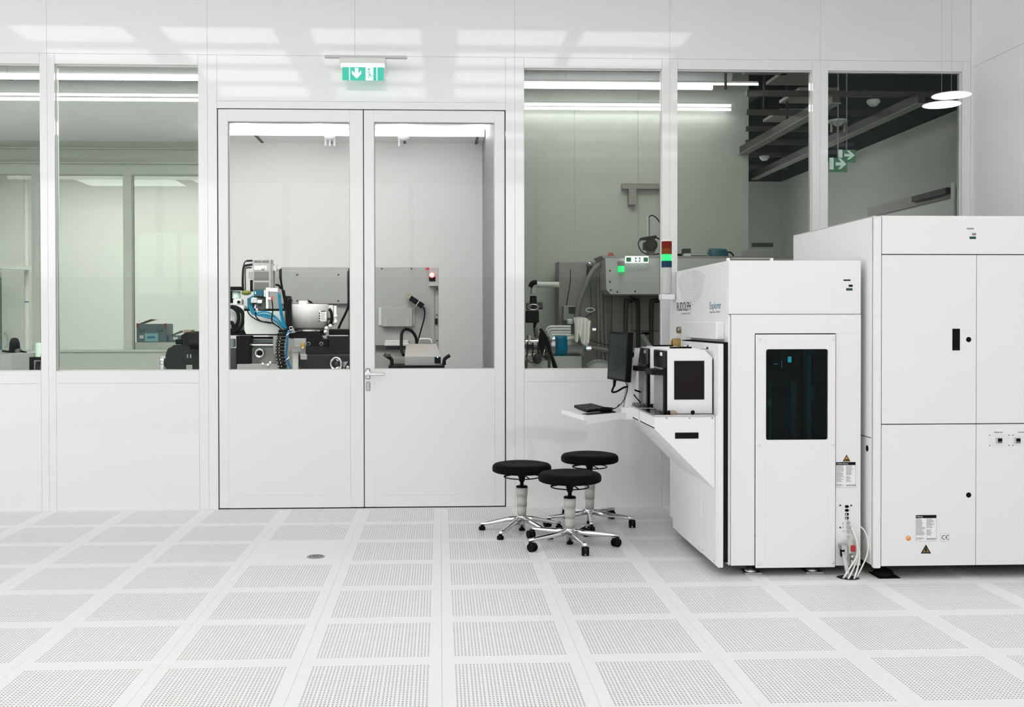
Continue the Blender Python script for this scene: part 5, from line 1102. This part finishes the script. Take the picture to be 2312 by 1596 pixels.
# motor in the left window
Ym = 9.7
mu = thing('drive_motor', PY(410, 1100, Ym), 'black drive motor with a steel handwheel low in the left window', 'motor')
mu.location.z = 0; mu['_w'] = [mu.location.x, mu.location.y, 0]
MB().fprism([(374, 833), (374, 800), (379, 787), (390, 781), (452, 779), (478, 779), (478, 834)], Ym, .3).done('body', 'charcoal', mu)
MB().fprism([(383, 786), (392, 779), (409, 779), (409, 757), (420, 750), (478, 748), (478, 792), (388, 790)], Ym+.02, .25).done('housing', 'blackgloss', mu)
MB().cyl(PY(431, 768, Ym-.02), PY(478, 768, Ym-.02), .085, seg=24).done('cylinder', 'black', mu); MB().fbox(414, 744, 434, 752, Ym+.1, .1, .004).done('bracket', 'brass', mu); MB().fprism([(386, 756), (409, 746), (411, 750), (388, 758)], Ym+.1, .05).done('lever', 'dgrey', mu); MB().fbox(396, 766, 410, 778, Ym+.0, .08, .004).done('clamp', 'black', mu)
hw = MB().lathe([(.058, 0), (.066, .004), (.066, .045), (.056, .05), (.05, .04), (.045, .015), (0, .01)], PY(373, 820, Ym+.1), (-1, -.35, 0), 32).done('handwheel', 'steelb', mu)
MB().lathe([(0, .05), (.02, .045), (.03, .01)], PY(373, 820, Ym+.1), (-1, -.35, 0), 18).done('wheel_hub', 'dgrey', hw)
for x in (422, 429): MB().fbox(x, 800, x+2.5, 808, Ym-.003, .004).done('mark', 'grey', mu)
MB().fbox(420, 824, 434, 836, Ym-.02, .03, .004).done('plug', 'wgrey', mu)
MB().box(PY(376, 834, Ym).x, PY(478, 834, Ym).x, Ym, Ym+.35, 0, PY(400, 833, Ym).z, .004).done('plinth', 'grey', mu)
# grey console at the far left
gc_ = thing('grey_console', PY(30, 1100, 9.4), 'grey angular console with a black knob at the far left window', 'console')
gc_.location.z = 0; gc_['_w'] = [gc_.location.x, gc_.location.y, 0]
a, b_ = PY(2, 800, 9.4), PY(68, 800, 9.4); z1 = PY(30, 797, 9.4).z
MB().prism([(a.x, 9.4, z1-.02), (PY(30, 800, 9.4).x, 9.36, z1), (b_.x, 9.5, z1), (b_.x-.01, 9.5, 0), (PY(30, 800, 9.4).x, 9.36, 0), (a.x, 9.4, 0)], (0, 0, 0), (0, .3, 0)).done('body', 'grey', gc_)
MB().lathe([(0, .14), (.03, .13), (.045, .09), (.05, .0), (0, 0)], (PY(31, 795, 9.5).x, 9.52, z1), seg=20).done('knob', 'black', gc_); MB().cyl(PY(36, 792, 9.5), PY(46, 793, 9.5), .025).done('knob_shaft', 'dgrey', gc_); MB().tube([PY(5, 792, 9.5), PY(22, 794, 9.5), PY(46, 793, 9.5), PY(60, 796, 9.5)], .010, 6).done('cable', 'black', gc_)
bf = thing('black_frame', PY(80, 1100, 9.2), 'black framed stand with a white bottle beside the grey console', 'stand')
bf.location.z = 0; bf['_w'] = [bf.location.x, bf.location.y, 0]
b = MB()
for x0, y0, x1, y1 in ((66, 806, 96, 813), (66, 813, 72, 845), (92, 800, 96, 845)): b.fbox(x0, y0, x1, y1, 9.2, .05)
b.done('frame', 'black', bf); MB().fbox(72, 813, 92, 845, 9.3, .05).done('panel', 'grey', bf); MB().cyl(PY(84, 838, 9.22), PY(86, 816, 9.22), .02).done('lever', 'black', bf); MB().cyl(PY(92, 806, 9.5), PY(92, 774, 9.5), .045).done('bottle', 'greenish', bf)
MB().box(PY(66, 845, 9.2).x, PY(96, 845, 9.2).x, 9.2, 9.35, 0, PY(80, 842, 9.2).z).done('base', 'dgrey', bf)
# behind the inner windows: counter, toolbox, second case, door, pipe
Yk = 13.9; zq = PY(350, 772.5, Yk).z
MB().box(PY(296, 780, Yk).x, xw-.02, Yk-.05, Yk+.6, 0, zq).done('counter', 'cream', label='cream counter behind the inner window, toolbox on top', cat='counter')
tb = thing('toolbox', PY(348, 772, Yk), 'grey toolbox with red latches and pale blue label on the counter', 'toolbox')
tb['_w'] = list(tb.location); 
MB().fbox(308, 731, 376, 772, Yk, .28, .006).done('body', 'boxblue', tb); MB().prism([PY(376, 731, Yk), PY(390, 731, Yk+.28), PY(390, 772, Yk+.28), PY(376, 772, Yk)], (0, 0, 0), (.004, 0, 0)).done('end_panel', 'boxblue', tb)
MB().fprism([(310, 732), (340, 720.5), (352, 722), (342, 724), (315, 733)], Yk+.1, .1).done('lid', 'dgrey', tb)
for x in (310.5, 373): MB().fbox(x-2.5, 730, x+2.5, 740, Yk-.01, .012).done('latch', 'red', tb)
for x in (321, 361): MB().tube([PY(x-5, 742, Yk-.01), PY(x-4, 747, Yk-.012), PY(x+4, 747, Yk-.012), PY(x+5, 743, Yk-.01)], .006, 6).done('handle', 'dgrey', tb)
l_ = MB().fbox(327, 752.5, 357, 771, Yk-.006, .006).done('blue_label', 'cyanpale', tb); MB().fbox(333, 759, 350, 764, Yk-.008, .003).done('label_print', 'blue', l_); MB().fbox(315, 757, 324, 764, Yk-.006, .006).done('white_label', 'paper', tb)
c2 = thing('small_case', PY(394, 772, Yk), 'small grey case with a white tag beside the toolbox', 'case'); c2['_w'] = list(c2.location)
MB().fbox(381, 757, 409, 772, Yk-.02, .2, .006).done('body', 'boxblue', c2); MB().fbox(391, 761, 401, 767, Yk-.026, .006).done('tag', 'paper', c2)
d3 = thing('door_3', PY(30, 1100, 16.85), 'cream inner door with a long pull handle at the far left', 'door', **S); d3.location.z = 0; d3['_w'] = [d3.location.x, d3.location.y, 0]
MB().box(PY(4, 700, 16.85).x, PY(60, 700, 16.85).x, 16.84, 16.9, 0, PY(30, 610, 16.85).z, .004).done('door_leaf', 'offwhite', d3); MB().tube([PY(9, 755, 16.8), PY(12, 752, 16.78), PY(17.5, 757, 16.78), PY(17.5, 778, 16.78), PY(12, 784, 16.8)], .014, 6).done('pull_handle', 'steel', d3)
MB().box(PY(-3, 700, 16.85).x, PY(3.5, 700, 16.85).x, 16.83, 16.9, 0, PY(30, 627, 16.85).z).done('glass_edge', 'tealgrey', d3)
rp = thing('riser_pipe', PY(60, 1100, 16.5), 'white vertical pipe beside the inner door', 'pipe'); rp.location.z = 0; rp['_w'] = [rp.location.x, rp.location.y, 0]
MB().cyl((PY(60, 700, 16.5).x, 16.5, 0), (PY(60, 700, 16.5).x, 16.5, 3.9), .034).done('pipe', 'offwhite', rp); MB().cyl(PY(60, 682, 16.5), PY(60, 680, 16.5), .038).done('pipe_band', 'blue', rp)
MB().fprism([(-200, 586), (62, 600), (62, 609), (-200, 600)], 16.2, .3).done('trim_3', 'offwhite', label='white soffit edge above the inner door', cat='soffit', **S)
